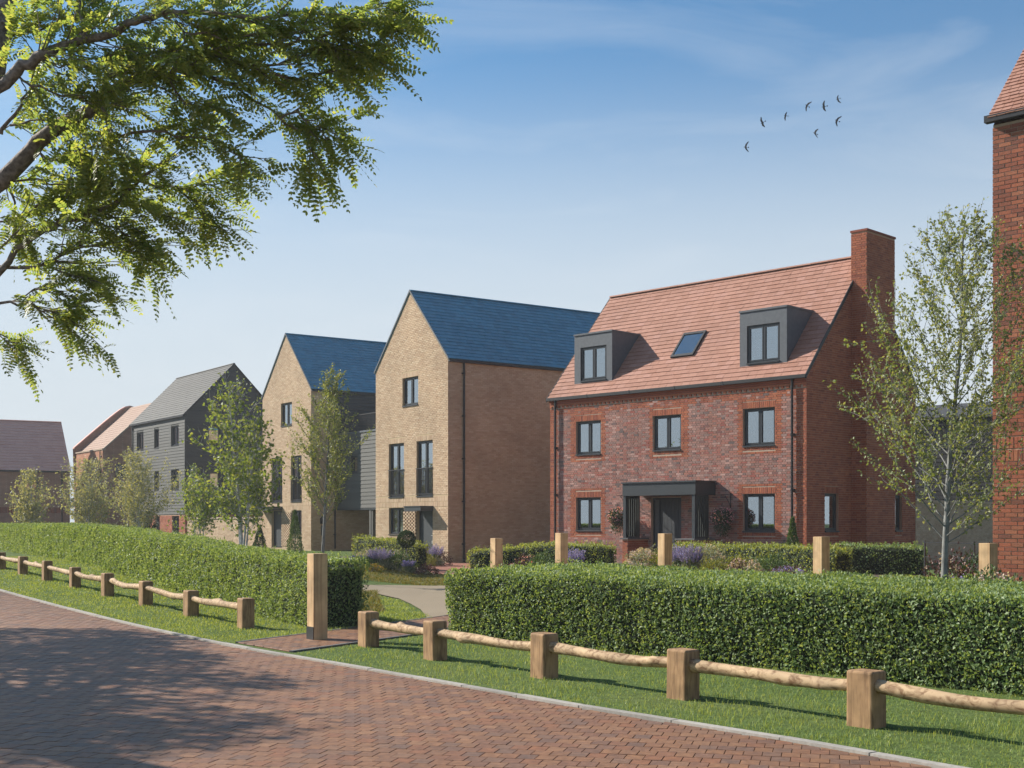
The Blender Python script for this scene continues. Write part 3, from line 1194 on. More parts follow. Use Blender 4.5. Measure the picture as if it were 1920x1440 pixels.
RESIN = [(-1.42, 21.3), G(789, 1145), G(770, 1134), G(748, 1124), G(712, 1116), G(667, 1110), G(600, 1107), (-12, 37.0), (-13, 41), (-8.5, 37.2), G(664, 1098), G(740, 1098.5), G(830, 1099.5), (.2, 31.5), (6, 30.2), (6, 28.8), (1.2, 26.6), (.9, 25.9)]
sheet('resin_path', RESIN, .022, M['resin'])
DRIVE = [(-2.55, 40.4), G(838, 1079), (2, 38.6), (2.3, 44), (.2, 47), (-1.5, 50.6), (-4.4, 51.2), G(782, 1060)]
sheet('driveway', DRIVE, .026, M['paver_red'])
sheet('planting_bed', [(-5.9, 41.5), (-3.3, 39.2), (-2.75, 41), (-3.6, 49.5), (-7, 53), (-9, 51)], .022, M['soil'])
sheet('planting_bed', [(-1.6, 38.2), (1.8, 34.4), (4.0, 31.8), (8.6, 27.4), (9.6, 31), (11.0, 38.6), (9.2, 39.8), (1.4, 47.6), (.2, 45)], .023, M['soil'])

# ================================================================== HOUSES
# ---- red brick house with dormers
def red_house():
    zb = .2
    rt = root('brick_house', (5.4, 43.9, zb), 'red brick house with clay tiled roof, two grey dormers, dark porch and tall end chimney', 'house')
    fr = Fr(1.45, 47.78, .709, -.705)
    L, D = 11.04, 7.13
    gb = fr.side(L)
    K = 1.1575
    ze = 6.45
    zap = ze + K * D / 2
    wins = [(1.29, 2.5, 4.15, 5.36), (1.29, 2.5, 1.36, 2.56), (4.9, 6.12, 4.16, 5.35), (8.65, 9.88, 4.15, 5.36), (8.65, 9.88, 1.36, 2.57)]
    door = (4.82, 6.13, zb, 2.5)
    holes = wins + [door]
    mb = MB()
    wall_sheet(mb, fr, 0, L, zb - .3, 6.3, holes)
    wf = mb.build('front_wall', M['mortar_pale'], rt)
    gw = [(1.08, 1.93, 1.37, 2.58), (5.68, 6.17, 1.37, 2.59)]
    mb = MB()
    wall_sheet(mb, gb, 0, D, zb - .3, ze, gw, (D / 2, zap))
    wg = mb.build('gable_wall', M['mortar_red'], rt)
    mb = MB()
    p = fr.p(0, 0, -D)
    lf = Fr(p[0], p[1], fr.n[0], fr.n[1])
    wall_sheet(mb, lf, 0, D, zb - .3, ze, (), (D / 2, zap))
    p = gb.p(D, 0)
    bk = Fr(p[0], p[1], -fr.u[0], -fr.u[1])
    wall_sheet(mb, bk, 0, L, zb - .3, 6.4, ())
    mb.build('rear_wall', M['flat_red'], rt)
    mb = MB()
    for w in wins: room_behind(mb, fr, w[0] - .6, w[1] + .6, w[2] - .9, w[3] + .3)
    mb.build('room', M['room'], rt)

    sol = []
    ex = list(holes)
    for w in wins:
        sol += soldiers(w[0] - .02, w[1] + .02, w[3] + .004, w[3] + .219, 1)
        sol += soldiers(w[0] - .02, w[1] + .02, w[2] - .16, w[2] - .047, 1)
        ex += [(w[0] - .02, w[1] + .02, w[3], w[3] + .222), (w[0] - .02, w[1] + .02, w[2] - .163, w[2])]

    def zone(s, z, w, rd):
        if s < .30 or s > L - .42: return 1
        for h in wins:
            if h[0] - .24 < s < h[1] + .24 and h[2] - .3 < z < h[3] + .30: return 1
        if z > 5.66 and z < 6.3: return 1 if rd.random() < .8 else 0
        return 0
    bl = lay_bricks(-.008, L + .008, zb, 5.93, ex, 'flemish', zone=zone, seed=21) + sol
    place_bricks(fr, bl, [M['brick_multi'], M['brick_orange']], wf, 300, .009, 22)
    gl = []
    gex = list(gw)
    for w in gw:
        gl += soldiers(w[0], w[1], w[3] + .004, w[3] + .219) + soldiers(w[0], w[1], w[2] - .16, w[2] - .047)
        gex += [(w[0], w[1], w[3], w[3] + .222), (w[0], w[1], w[2] - .163, w[2])]
    gl += lay_bricks(0, D, zb, zap, gex, 'flemish', rng=gable_rng(0, D, ze - .06, D / 2, zap - .06), seed=23)
    place_bricks(gb, gl, [M['brick_orange']], wg, 0, .009, 24)
    # corbel and dentils under the eaves
    mb = MB()
    x = 0.0
    while x < L:
        mb.fbox(fr, x, x + .1, 5.93, 5.995, 0, .045); x += .2025
    mb.fbox(fr, -.01, L + .01, 5.998, 6.06, 0, .03)
    mb.fbox(fr, -.01, L + .01, 6.068, 6.135, 0, .045)
    mb.fbox(fr, -.01, L + .01, 6.143, 6.28, 0, .055)
    mb.build('dentil_course', M['brick_orange'], rt)

    for i, w in enumerate(wins):
        window(rt, fr, *w, curtain=('full', 'left', 'full', 'left', 'both')[i], seed=i)
    window(rt, gb, *gw[0], panes=1, curtain='left')
    window(rt, gb, *gw[1], panes=1)
    mb = MB()
    room_behind(mb, gb, .5, 2.6, .5, 3, .3, 1.3)
    mb.build('room', M['room'], rt)

    # roof
    O0, Z0 = .15, 6.28
    def rz(o): return Z0 + (O0 - o) * K
    ov = .05
    rg = rz(-D / 2)
    q1 = [fr.p(-ov, Z0, O0), fr.p(L + ov, Z0, O0), fr.p(L + ov, rg, -D / 2), fr.p(-ov, rg, -D / 2)]
    q2 = [fr.p(L + ov, Z0, -D - O0), fr.p(-ov, Z0, -D - O0), fr.p(-ov, rg, -D / 2), fr.p(L + ov, rg, -D / 2)]
    rf = roof_slab(rt, [q1, q2], M['tile_red'])
    sl = math.hypot(1, K)
    v = (-fr.n[0] / sl, -fr.n[1] / sl, K / sl)
    u = (fr.u[0], fr.u[1], 0)
    nrm = Vector(u).cross(Vector(v))
    S = (D / 2 + O0) * sl
    roof_tiles(q1[0], u, v, nrm, L + 2 * ov, S, .205, .33, M['tile_red'], rf, 300, seed=31)
    ridge_tiles(rf, fr.p(-ov, rg - .02, -D / 2), fr.p(L + ov, rg - .02, -D / 2), M['tile_red'])
    mb = MB()
    for s0, s1 in ((-ov - .022, -ov - .002), (L + ov + .002, L + ov + .03)):
        for (oa, za, ob, zb2) in ((O0 + .01, Z0, -D / 2, rg), (-D - O0 - .01, Z0, -D / 2, rg)):
            lo = [fr.p(s0, za - .13, oa), fr.p(s1, za - .13, oa), fr.p(s1, zb2 - .13, ob), fr.p(s0, zb2 - .13, ob)]
            hi = [(a, b, c + .16) for a, b, c in lo]
            mb.hexa(lo + hi)
    mb.build('verge_trim', M['black_metal'], rt)
    gutter(rt, fr, -.08, L + .06, 6.2)
    downpipe(rt, fr, .32, zb, 6.2)
    downpipe(rt, fr, 10.57, zb, 6.2)

    # dormers
    for s0, s1, w0, w1, cu in ((.97, 2.80, 1.27, 2.53, 'both'), (8.34, 10.15, 8.62, 9.88, 'both')):
        o = -.27
        z0, z1 = rz(o) - .06, 8.63
        w = (w0, w1, 6.89, 8.12)
        mb = MB()
        f2 = fr.shift(0, o)
        wall_sheet(mb, f2, s0, s1, z0, z1 - .05, [w], depth=.1)
        ob = O0 - (z1 - Z0) / K
        for s, flip in ((s0, 1), (s1, 0)):
            tri = [fr.p(s, z0 - .05, o), fr.p(s, z1 - .05, o), fr.p(s, z1 - .05, ob - .1)]
            mb.poly(tri if flip else tri[::-1])
        mb.fbox(fr, s0 - .025, s1 + .025, z1 - .05, z1 + .01, ob - .15, o + .03)
        mb.fbox(fr, s0 - .02, s1 + .02, z0 - .02, z0 + .02, o - .02, o + .02)
        mb.build('dormer', M['dormer_metal'], rt)
        window(rt, f2, *w, rec=.05, curtain=cu)
        mb = MB()
        room_behind(mb, f2, s0 + .05, s1 - .05, z0, z1 - .1, .3, 1.1)
        mb.build('room', M['room'], rt)

    # roof window
    def rp(s, o, h): return tuple(Vector(fr.p(s, rz(o), o)) + nrm * h)
    def rbox(mb, s0, s1, oa, ob, h0, h1):
        mb.hexa([rp(s0, oa, h0), rp(s1, oa, h0), rp(s1, ob, h0), rp(s0, ob, h0), rp(s0, oa, h1), rp(s1, oa, h1), rp(s1, ob, h1), rp(s0, ob, h1)])
    mb = MB()
    s0, s1, oa, ob = 5.04, 6.02, -.84, -1.65
    t = .07
    rbox(mb, s0, s1, oa, oa - t, 0, .085); rbox(mb, s0, s1, ob + t, ob, 0, .085)
    rbox(mb, s0, s0 + t, oa - t, ob + t, 0, .085); rbox(mb, s1 - t, s1, oa - t, ob + t, 0, .085)
    rbox(mb, s0 + t, s1 - t, oa - t, ob + t, 0.0, .03)
    sk = mb.build('skylight', M['black_metal'], rt)
    mb = MB(); rbox(mb, s0 + t, s1 - t, oa - t, ob + t, .055, .062)
    mb.build('pane', M['glass_sky'], sk)

    # chimney against the gable
    c0 = gb.p(2.73, 0)
    cf = Fr(c0[0], c0[1], gb.n[0], gb.n[1])
    cp, cw, ct = .57, 1.86, 11.2
    cs = cf.side(cp)
    mb = MB()
    wall_sheet(mb, cf, 0, cp, zb, ct)
    wall_sheet(mb, cs, 0, cw, zb, ct)
    e = cs.p(cw, 0)
    ck = Fr(e[0], e[1], -gb.n[0], -gb.n[1])
    wall_sheet(mb, ck, 0, cp, zb, ct)
    e = ck.p(cp, 0)
    cl = Fr(e[0], e[1], -cs.u[0], -cs.u[1])
    wall_sheet(mb, cl, 0, cw, ze, ct)
    ch = mb.build('chimney', M['mortar_red'], rt)
    place_bricks(cf, lay_bricks(-.0, cp + .008, zb, ct - .03, (), 'flemish', seed=41), [M['brick_orange']], ch, 60, .009, 42)
    place_bricks(cs, lay_bricks(0, cw, zb, ct - .03, (), 'flemish', seed=43), [M['brick_orange']], ch, 90, .009, 44)
    mb = MB(); mb.fbox(cf, -.02, cp + .03, ct, ct + .07, -cw - .03, .03)
    mb.build('chimney_cap', M['brick_orange'], rt)

    # porch
    mb = MB()
    mb.fbox(fr, 4.45, 7.56, 2.56, 2.98, .012, 1.12)
    mb.fbox(fr, 4.41, 7.60, 2.98, 3.03, .014, 1.16)
    mb.build('porch_canopy', M['charcoal'], rt)
    for s0, s1, sc in ((4.45, 4.68, 4.50), (6.80, 7.50, 7.44)):
        f2 = fr.shift(s0, 1.12)
        w = s1 - s0
        mb = MB()
        wall_sheet(mb, f2, 0, w, zb - .1, 1.06)
        sd = f2.side(w)
        wall_sheet(mb, sd, 0, 1.12, zb - .1, 1.06)
        e = fr.p(s0, 0, 0)
        si = Fr(e[0], e[1], fr.n[0], fr.n[1])
        wall_sheet(mb, si, 0, 1.12, zb - .1, 1.06)
        dw = mb.build('dwarf_wall', M['mortar_red'], rt)
        place_bricks(f2, lay_bricks(0, w + .008, zb, 1.05, seed=51), [M['brick_orange']], dw, 20, .008, 52)
        place_bricks(sd, lay_bricks(0, 1.12, zb, 1.05, seed=53), [M['brick_orange']], dw, 40, .008, 54)
        place_bricks(si, lay_bricks(0, 1.12, zb, 1.05, seed=55), [M['brick_orange']], dw, 0, .008, 56)
        mb = MB(); mb.fbox(fr, s0 - .05, s1 + .06, 1.062, 1.11, .012, 1.18)
        mb.build('coping', M['edging_dark'], rt)
        mb = MB()
        mb.fbox(fr, sc - .05, sc + .07, 1.112, 2.557, 1.0, 1.09)
        mb.fbox(fr, sc - .03, sc + .05, 1.112, 1.16, .3, .998)
        mb.fbox(fr, sc - .03, sc + .05, 2.51, 2.557, .3, .998)
        scr = mb.build('screen', M['charcoal'], rt)
        for i in range(6):
            o = .31 + i * .118
            g = MB(); g.fbox(fr, sc - .035, sc + .062, 1.162, 2.508, o, o + .085)
            g.build('slat', M['slat_dark'], scr)
    prop_door(rt, fr, 4.82, 6.13, zb + .05, 2.5, rec=.12, side=.2, planks=6, hw=False)
    mb = MB(); mb.fbox(fr, 4.7, 6.78, zb - .1, zb + .05, .012, 1.1)
    mb.build('doorstep', M['concrete'], rt)
    return fr, gb


RED_FR, RED_GB = red_house()


# ---- tan brick town houses
def tan_house(fr, zb, ze, label, fins, low, top, door, lattice, single, side_clad=None, canopy=None):
    L, D = 6.05, 12.0
    rt = root('town_house', fr.p(3, zb), label, 'house', 'tan brick town houses with blue slate roofs')
    sd = fr.side(L)
    K = 3.12 / (L / 2)
    zap = ze + K * L / 2
    wins = [top, low] + fins
    holes = wins + [door]
    mb = MB()
    wall_sheet(mb, fr, 0, L, zb - .4, ze, holes, (L / 2, zap))
    wf = mb.build('front_wall', M['mortar_tan'], rt)
    mb = MB()
    wall_sheet(mb, sd, 0, D, zb - .4, ze - .03)
    ws = mb.build('side_wall', M['mortar_tan'], rt)
    mb = MB()
    e = fr.p(0, 0, -D)
    lf = Fr(e[0], e[1], fr.n[0], fr.n[1])
    wall_sheet(mb, lf, 0, D, zb - .4, ze - .03)
    e = sd.p(D, 0)
    bk = Fr(e[0], e[1], -fr.u[0], -fr.u[1])
    wall_sheet(mb, bk, 0, L, zb - .4, ze, (), (L / 2, zap))
    mb.build('rear_wall', M['flat_tan'], rt)
    mb = MB()
    for w in wins: room_behind(mb, fr, w[0] - .5, w[1] + .5, w[2] - .3, w[3] + .2, .4, 1.7)
    mb.build('room', M['room'], rt)
    # front brickwork
    ex = list(holes)
    sol = []
    for w in wins:
        if w is low: continue
        sol += soldiers(w[0] - .02, w[1] + .02, w[3] + .004, w[3] + .219)
        ex.append((w[0] - .02, w[1] + .02, w[3], w[3] + .222))
    zs = low[3] + .012
    for k in (0, 1):
        sol += soldiers(-.008, L + .008, zs + k * .225, zs + k * .225 + .215)
    ex.append((-1, L + 1, zs - .004, zs + .444))
    lats = [lattice, (low[0], low[1], zb + .1, low[2] - .18)]
    for l in lats: ex.append(l)
    bl = lay_bricks(-.008, L + .008, zb, zap, ex, 'stretcher', rng=gable_rng(-.008, L + .008, ze - .08, L / 2, zap - .08), seed=61) + sol
    hit = []
    dk = MB()
    for l in lats:
        dk.fbox(fr, l[0], l[1], l[2], l[3], 0.0, .0025)  # thin dark sheet stands in for the shade inside the lattice gaps
        n = int((l[3] - l[2]) / .075)
        for i in range(n):
            a = l[2] + i * .075
            x = l[0] - (.135 if i % 2 else 0)
            while x < l[1]:
                c, d = max(l[0], x), min(l[1], x + .17)
                if d - c > .03: hit.append((c, d, a, a + .069, 0))
                x += .27
    place_bricks(fr, bl, [M['brick_tan']], wf, single, .009, 62)
    place_bricks(fr, hit, [M['brick_tan']], wf, 0, .05, 63, pile='lattice_brickwork', jitter=.001)
    dk.build('lattice_gap_shade', M['black_metal'], rt)
    # side brickwork
    sx = []
    if side_clad: sx.append((side_clad[0] - .01, D + 1, side_clad[1], 99))
    place_bricks(sd, lay_bricks(0, D, zb, ze - .06, sx, 'stretcher', seed=64), [M['brick_tan']], ws, 0, .009, 65)
    if side_clad:
        boards(sd, side_clad[0], D, side_clad[1], ze - .08, [], M['board_dark'], ws)
    # windows and doors
    window(rt, fr, *top, curtain='full')
    window(rt, fr, *low, curtain='both')
    for w in fins:
        window(rt, fr, *w, curtain='full', bar=.06)
        mb = MB()
        zr = w[2] + 1.14
        mb.fbox(fr, w[0] - .02, w[1] + .02, zr, zr + .035, .012, .05)
        mb.fbox(fr, w[0] - .02, w[1] + .02, w[2] + .06, w[2] + .085, .015, .045)
        n = 12
        for i in range(n):
            x = w[0] + .03 + (w[1] - w[0] - .06) * i / (n - 1)
            mb.fbox(fr, x - .007, x + .007, w[2] + .087, zr - .002, .022, .037)
        mb.build('balcony_rail', M['black_metal'], rt)
    prop_door(rt, fr, *door[:2], door[2] + .02, door[3], rec=.14, planks=1)
    c = canopy
    mb = MB()
    mb.fbox(fr, c[0], c[1], c[2], c[2] + .17, .012, .62)
    mb.fbox(fr, c[0] - .02, c[1] + .02, c[2] + .17, c[2] + .2, .014, .65)
    mb.build('door_canopy', M['charcoal'], rt)
    # roof
    o0 = .1
    zr0 = ze + .03 - K * o0
    zr = ze + .03 + K * L / 2
    q1 = [sd.p(-.03, zr0, o0), sd.p(D, zr0, o0), sd.p(D, zr, -L / 2), sd.p(-.03, zr, -L / 2)]
    q2 = [sd.p(D, zr0, -L - o0), sd.p(-.03, zr0, -L - o0), sd.p(-.03, zr, -L / 2), sd.p(D, zr, -L / 2)]
    rf = roof_slab(rt, [q1, q2], M['tile_blue'])
    sl = math.hypot(1, K)
    v = (-sd.n[0] / sl, -sd.n[1] / sl, K / sl)
    u = (sd.u[0], sd.u[1], 0)
    roof_tiles(q1[0], u, v, Vector(u).cross(Vector(v)), D + .03, (L / 2 + o0) * sl, .215, .33, M['tile_blue'], rf, single // 2, seed=66, thick=.026)
    ridge_tiles(rf, sd.p(-.03, zr - .02, -L / 2), sd.p(D, zr - .02, -L / 2), M['tile_blue'], .1)
    mb = MB()
    for (oa, ob) in ((o0, -L / 2), (-L - o0, -L / 2)):
        lo = [sd.p(-.055, zr0 - .05, oa), sd.p(-.031, zr0 - .05, oa), sd.p(-.031, zr - .05, ob), sd.p(-.055, zr - .05, ob)]
        mb.hexa(lo + [(a, b, z + .09) for a, b, z in lo])
    mb.build('verge_trim', M['dormer_metal'], rt)
    gutter(rt, sd, 0, D, zr0 - .12, .02)
    return rt, sd


A_FR = Fr(-6.07, 56.65, .573, -.819)
A_RT, A_SD = tan_house(A_FR, .03, 8.4, 'tan brick town house with blue slate roof, standing next to the red brick house',
                       [(1.18, 2.49, 2.77, 5.08), (3.55, 4.86, 2.77, 5.08)], (1.18, 2.49, 1.14, 2.29), (2.37, 3.68, 6.66, 7.85), (3.55, 4.86, .03, 2.16), (2.49, 3.53, .1, 2.15), 300,
                       canopy=(3.56, 4.9, 2.14))
downpipe(A_RT, A_SD, .72, .03, 8.3)
B_FR = Fr(-13.82, 70.37, .573, -.819)
B_RT, B_SD = tan_house(B_FR, .3, 8.62, 'tan brick town house with blue slate roof, half hidden by a slender tree',
                       [(1.19, 2.55, 2.78, 5.18), (3.65, 4.94, 2.78, 5.18)], (3.72, 4.94, 1.1, 2.3), (2.4, 3.77, 6.85, 8.06), (1.19, 2.52, .3, 2.3), (2.54, 3.70, .4, 2.2), 120,
                       side_clad=(1.42, 6.3), canopy=(.0, 2.56, 2.32))
downpipe(B_RT, B_SD, 1.33, .3, 8.5)


# ---- clad link between the two town houses
def link_house():
    e = B_SD.p(1.5, 0, .012)
    fr = Fr(e[0], e[1], .573, -.819)
    L = 9.2
    rt = root('link_building', fr.p(4, .25), 'dark weatherboarded link with roof terrace over a carport between the tan houses', 'building')
    mb = MB()
    win = (1.47, 2.23, 4.19, 5.08)
    wall_sheet(mb, fr, 0, L, 2.37, 6.2, [win])
    w = mb.build('clad_wall', M['board_grey'], rt)
    boards(fr, 0, L, 2.4, 6.18, [win], M['board_grey'], w, .19)
    window(rt, fr, *win, panes=1, curtain='full')
    mb = MB(); mb.fbox(fr, 0, L, 2.3, 2.37, -9, .03); mb.build('soffit', M['charcoal'], rt)
    mb = MB(); mb.fbox(fr, 0, L, 6.2, 6.29, -9, .06); mb.build('terrace_roof', M['dormer_metal'], rt)
    mb = MB(); mb.fbox(fr, 0, L, .1, 2.29, -6.2, -6); mb.build('carport_wall', M['flat_tan'], rt)
    mb = MB(); mb.fbox(fr, 3.45, 3.62, .1, 2.298, -.2, 0.0); mb.fbox(fr, 3.66, 3.78, .1, 2.298, -.2, -.02); mb.build('carport_post', M['board_grey'], rt)
    mb = MB()
    mb.fbox(fr, .1, L, 7.1, 7.15, -.12, -.06)
    x = .1
    while x < L:
        mb.fbox(fr, x, x + .02, 6.292, 7.098, -.1, -.08); x += .13
    mb.build('terrace_rail', M['black_metal'], rt)
    mb = MB(); mb.tube([fr.p(3.55, 6.292, -.4), fr.p(3.55, 8.2, -.4)], [.025, .02], 6); mb.build('flue', M['steel'], rt)
    # wall lamp on the flank of the tan house
    mb = MB()
    p = B_SD.p(.62, 1.75, .1)
    mb.fbox(B_SD, .5, .74, 1.6, 1.9, .012, .2)
    mb.fbox(B_SD, .56, .68, 1.9, 1.98, .012, .16)
    mb.build('meter_box', M['black_metal'], B_RT)
    mb = MB(); mb.fbox(B_SD, .55, .70, 1.0, 1.5, .012, .12)
    mb.build('service_box', M['board_grey'], B_RT)


link_house()


# ---- black clad house
def clad_house():
    fr = Fr(-26.48, 88.4, .573, -.819)
    L, D, zb, ze = 10.25, 6.5, .4, 8.6
    rt = root('clad_house', fr.p(5, zb), 'grey weatherboarded three storey house with grey tiled roof and orange brick base', 'house')
    K = 3.3 / (D / 2)
    zap = ze + 3.3
    sd = fr.side(L)
    wins = [(1.15, 2.5, 6.64, 7.87), (4.66, 5.52, 6.62, 7.89), (7.82, 9.2, 6.64, 7.89), (7.82, 9.2, 3.8, 5.05), (4.66, 5.52, 3.9, 5.05), (1.15, 2.5, 3.8, 5.05)]
    lows = [(7.95, 9.2, .97, 2.1), (4.84, 5.66, .97, 2.1), (1.15, 2.5, .97, 2.1)]
    gw = [(1.51, 2.33, 6.69, 7.8), (3.96, 4.7, 6.8, 7.8), (1.6, 2.3, 3.8, 4.9)]
    mb = MB(); wall_sheet(mb, fr, 0, L, 2.19, ze, wins); wf = mb.build('front_wall', M['board_grey'], rt)
    mb = MB(); wall_sheet(mb, fr, 0, L, zb - .6, 2.18, lows); wl_ = mb.build('brick_base', M['mortar_red'], rt)
    mb = MB(); wall_sheet(mb, sd, 0, D, 2.19, ze, gw, (D / 2, zap)); wg = mb.build('gable_wall', M['board_dark'], rt)  # darker boards than the front: the gable's shade put into its colour
    mb = MB(); wall_sheet(mb, sd, 0, D, zb - .6, 2.18); wq = mb.build('gable_base', M['flat_red'], rt)
    mb = MB()
    e = fr.p(0, 0, -D); lf = Fr(e[0], e[1], fr.n[0], fr.n[1]); wall_sheet(mb, lf, 0, D, zb - .6, ze, (), (D / 2, zap))
    e = sd.p(D, 0); bk = Fr(e[0], e[1], -fr.u[0], -fr.u[1]); wall_sheet(mb, bk, 0, L, zb - .6, ze)
    mb.build('rear_wall', M['board_dark'], rt)
    boards(fr, 0, L, 2.2, ze - .02, wins, M['board_grey'], wf, .19)
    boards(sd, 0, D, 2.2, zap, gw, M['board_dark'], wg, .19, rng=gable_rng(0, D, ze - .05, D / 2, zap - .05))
    place_bricks(fr, lay_bricks(0, L, zb - .3, 2.15, lows, seed=71), [M['brick_orange']], wl_, 0, .009, 72)
    for w in wins + lows: window(rt, fr, *w, panes=2 if w[1] - w[0] > 1 else 1, curtain='both' if w[1] - w[0] > 1 else None)
    for w in gw: window(rt, sd, *w, panes=1, curtain='full')
    mb = MB()
    for w in wins + lows: room_behind(mb, fr, w[0] - .4, w[1] + .4, w[2] - .3, w[3] + .2, .4, 1.6)
    mb.build('room', M['room'], rt)
    o0 = .15
    zr0, zr = ze + .03 - K * o0, zap + .03
    q1 = [fr.p(-.05, zr0, o0), fr.p(L + .05, zr0, o0), fr.p(L + .05, zr, -D / 2), fr.p(-.05, zr, -D / 2)]
    q2 = [fr.p(L + .05, zr0, -D - o0), fr.p(-.05, zr0, -D - o0), fr.p(-.05, zr, -D / 2), fr.p(L + .05, zr, -D / 2)]
    rf = roof_slab(rt, [q1, q2], M['tile_grey'])
    sl = math.hypot(1, K)
    v = (-fr.n[0] / sl, -fr.n[1] / sl, K / sl); u = (fr.u[0], fr.u[1], 0)
    roof_tiles(q1[0], u, v, Vector(u).cross(Vector(v)), L + .1, (D / 2 + o0) * sl, .24, .4, M['tile_grey'], rf, 0, seed=73)
    ridge_tiles(rf, fr.p(-.05, zr - .02, -D / 2), fr.p(L + .05, zr - .02, -D / 2), M['tile_grey'], .1)
    mb = MB()
    for (oa, ob) in ((o0, -D / 2), (-D - o0, -D / 2)):
        lo = [fr.p(L + .052, zr0 - .12, oa), fr.p(L + .085, zr0 - .12, oa), fr.p(L + .085, zr - .12, ob), fr.p(L + .052, zr - .12, ob)]
        mb.hexa(lo + [(a, b, z + .15) for a, b, z in lo])
    mb.build('verge_trim', M['black_metal'], rt)
    gutter(rt, fr, -.1, L + .05, zr0 - .11, .06)
    downpipe(rt, fr, .35, zb, zr0 - .1)


clad_house()


# ---- orange brick house with a curved parapet
def parapet_house():
    fr = Fr(-32.95, 95.6, .573, -.819)
    L, D, zb, ze = 6.9, 8.2, .4, 6.75
    rt = root('parapet_house', fr.p(3, zb), 'orange brick house with pale pink roof and curved brick parapet', 'house')
    sd = fr.side(L)
    K = .92
    zap = ze + K * D / 2
    gw = [(.88, 2.3, 4.95, 5.85)]
    mb = MB(); wall_sheet(mb, fr, 0, L, zb - .6, ze + .1); mb.build('front_wall', M['flat_orange'], rt)
    mb = MB(); wall_sheet(mb, sd, 0, D, zb - .6, ze, gw, (D / 2, zap)); mb.build('gable_wall', M['flat_brown'], rt)  # brown against the orange front: shade on this side put into the brick colour
    mb = MB(); e = sd.p(D, 0); bk = Fr(e[0], e[1], -fr.u[0], -fr.u[1]); wall_sheet(mb, bk, 0, L, zb - .6, ze); mb.build('rear_wall', M['flat_brown'], rt)
    window(rt, sd, *gw[0], panes=2, curtain='full')
    # parapet with a rounded top
    prof = []
    for i in range(25):
        y = -.12 + (D + .24) * i / 24
        prof.append((-y, zap + .62 - math.sqrt((K * (y - D / 2)) ** 2 + .55 ** 2)))
    mb = MB()
    lo = [fr.p(-.02, z, o) for o, z in prof]
    hi = [fr.p(.3, z, o) for o, z in prof]
    base0, base1 = fr.p(-.02, zb - .6, -.12), fr.p(-.02, zb - .6, -D)
    mb.poly([*lo, base1, base0][::-1])
    mb.poly([*hi, fr.p(.3, zb, -D), fr.p(.3, zb, -.12)])
    for i in range(len(prof) - 1):
        mb.poly([lo[i], lo[i + 1], hi[i + 1], hi[i]][::-1])
    mb.build('parapet', M['flat_brown'], rt)
    mb = MB()
    for i in range(len(prof) - 1):
        a, b = prof[i], prof[i + 1]
        p = [fr.p(-.06, a[1] + .002, a[0]), fr.p(.34, a[1] + .002, a[0]), fr.p(.34, b[1] + .002, b[0]), fr.p(-.06, b[1] + .002, b[0])]
        mb.hexa(p + [(x, y, z + .1) for x, y, z in p])
    mb.build('coping', M['tile_brown'], rt)
    q1 = [fr.p(.3, ze, .0), fr.p(L - .15, ze, .0), fr.p(L - .15, zap, -D / 2), fr.p(.3, zap, -D / 2)]
    q2 = [fr.p(L - .15, ze, -D), fr.p(.3, ze, -D), fr.p(.3, zap, -D / 2), fr.p(L - .15, zap, -D / 2)]
    rf = roof_slab(rt, [q1, q2], M['tile_pink'])
    sl = math.hypot(1, K)
    v = (-fr.n[0] / sl, -fr.n[1] / sl, K / sl); u = (fr.u[0], fr.u[1], 0)
    roof_tiles(q1[0], u, v, Vector(u).cross(Vector(v)), L - .45, D / 2 * sl, .28, .45, M['tile_pink'], rf, 0, seed=75, thick=.015)
    mb = MB()
    for oa, ob in ((.02, -D / 2), (-D - .02, -D / 2)):
        p = [fr.p(L - .16, ze + .03, oa), fr.p(L + .04, ze + .03, oa), fr.p(L + .04, zap + .05, ob), fr.p(L - .16, zap + .05, ob)]
        mb.hexa(p + [(x, y, z + .12) for x, y, z in p])
    mb.fbox(fr, -.05, L + .05, ze + .1, ze + .2, -.2, .05)
    mb.build('verge_coping', M['mortar_pale'], rt)
    mb = MB(); mb.fbox(fr, L + .02, L + 4.4, zb - .5, 4.35, -1.8, -1.4); mb.build('garden_wing', M['flat_orange'], rt)
    downpipe(rt, fr, L - .35, zb, ze)


parapet_house()


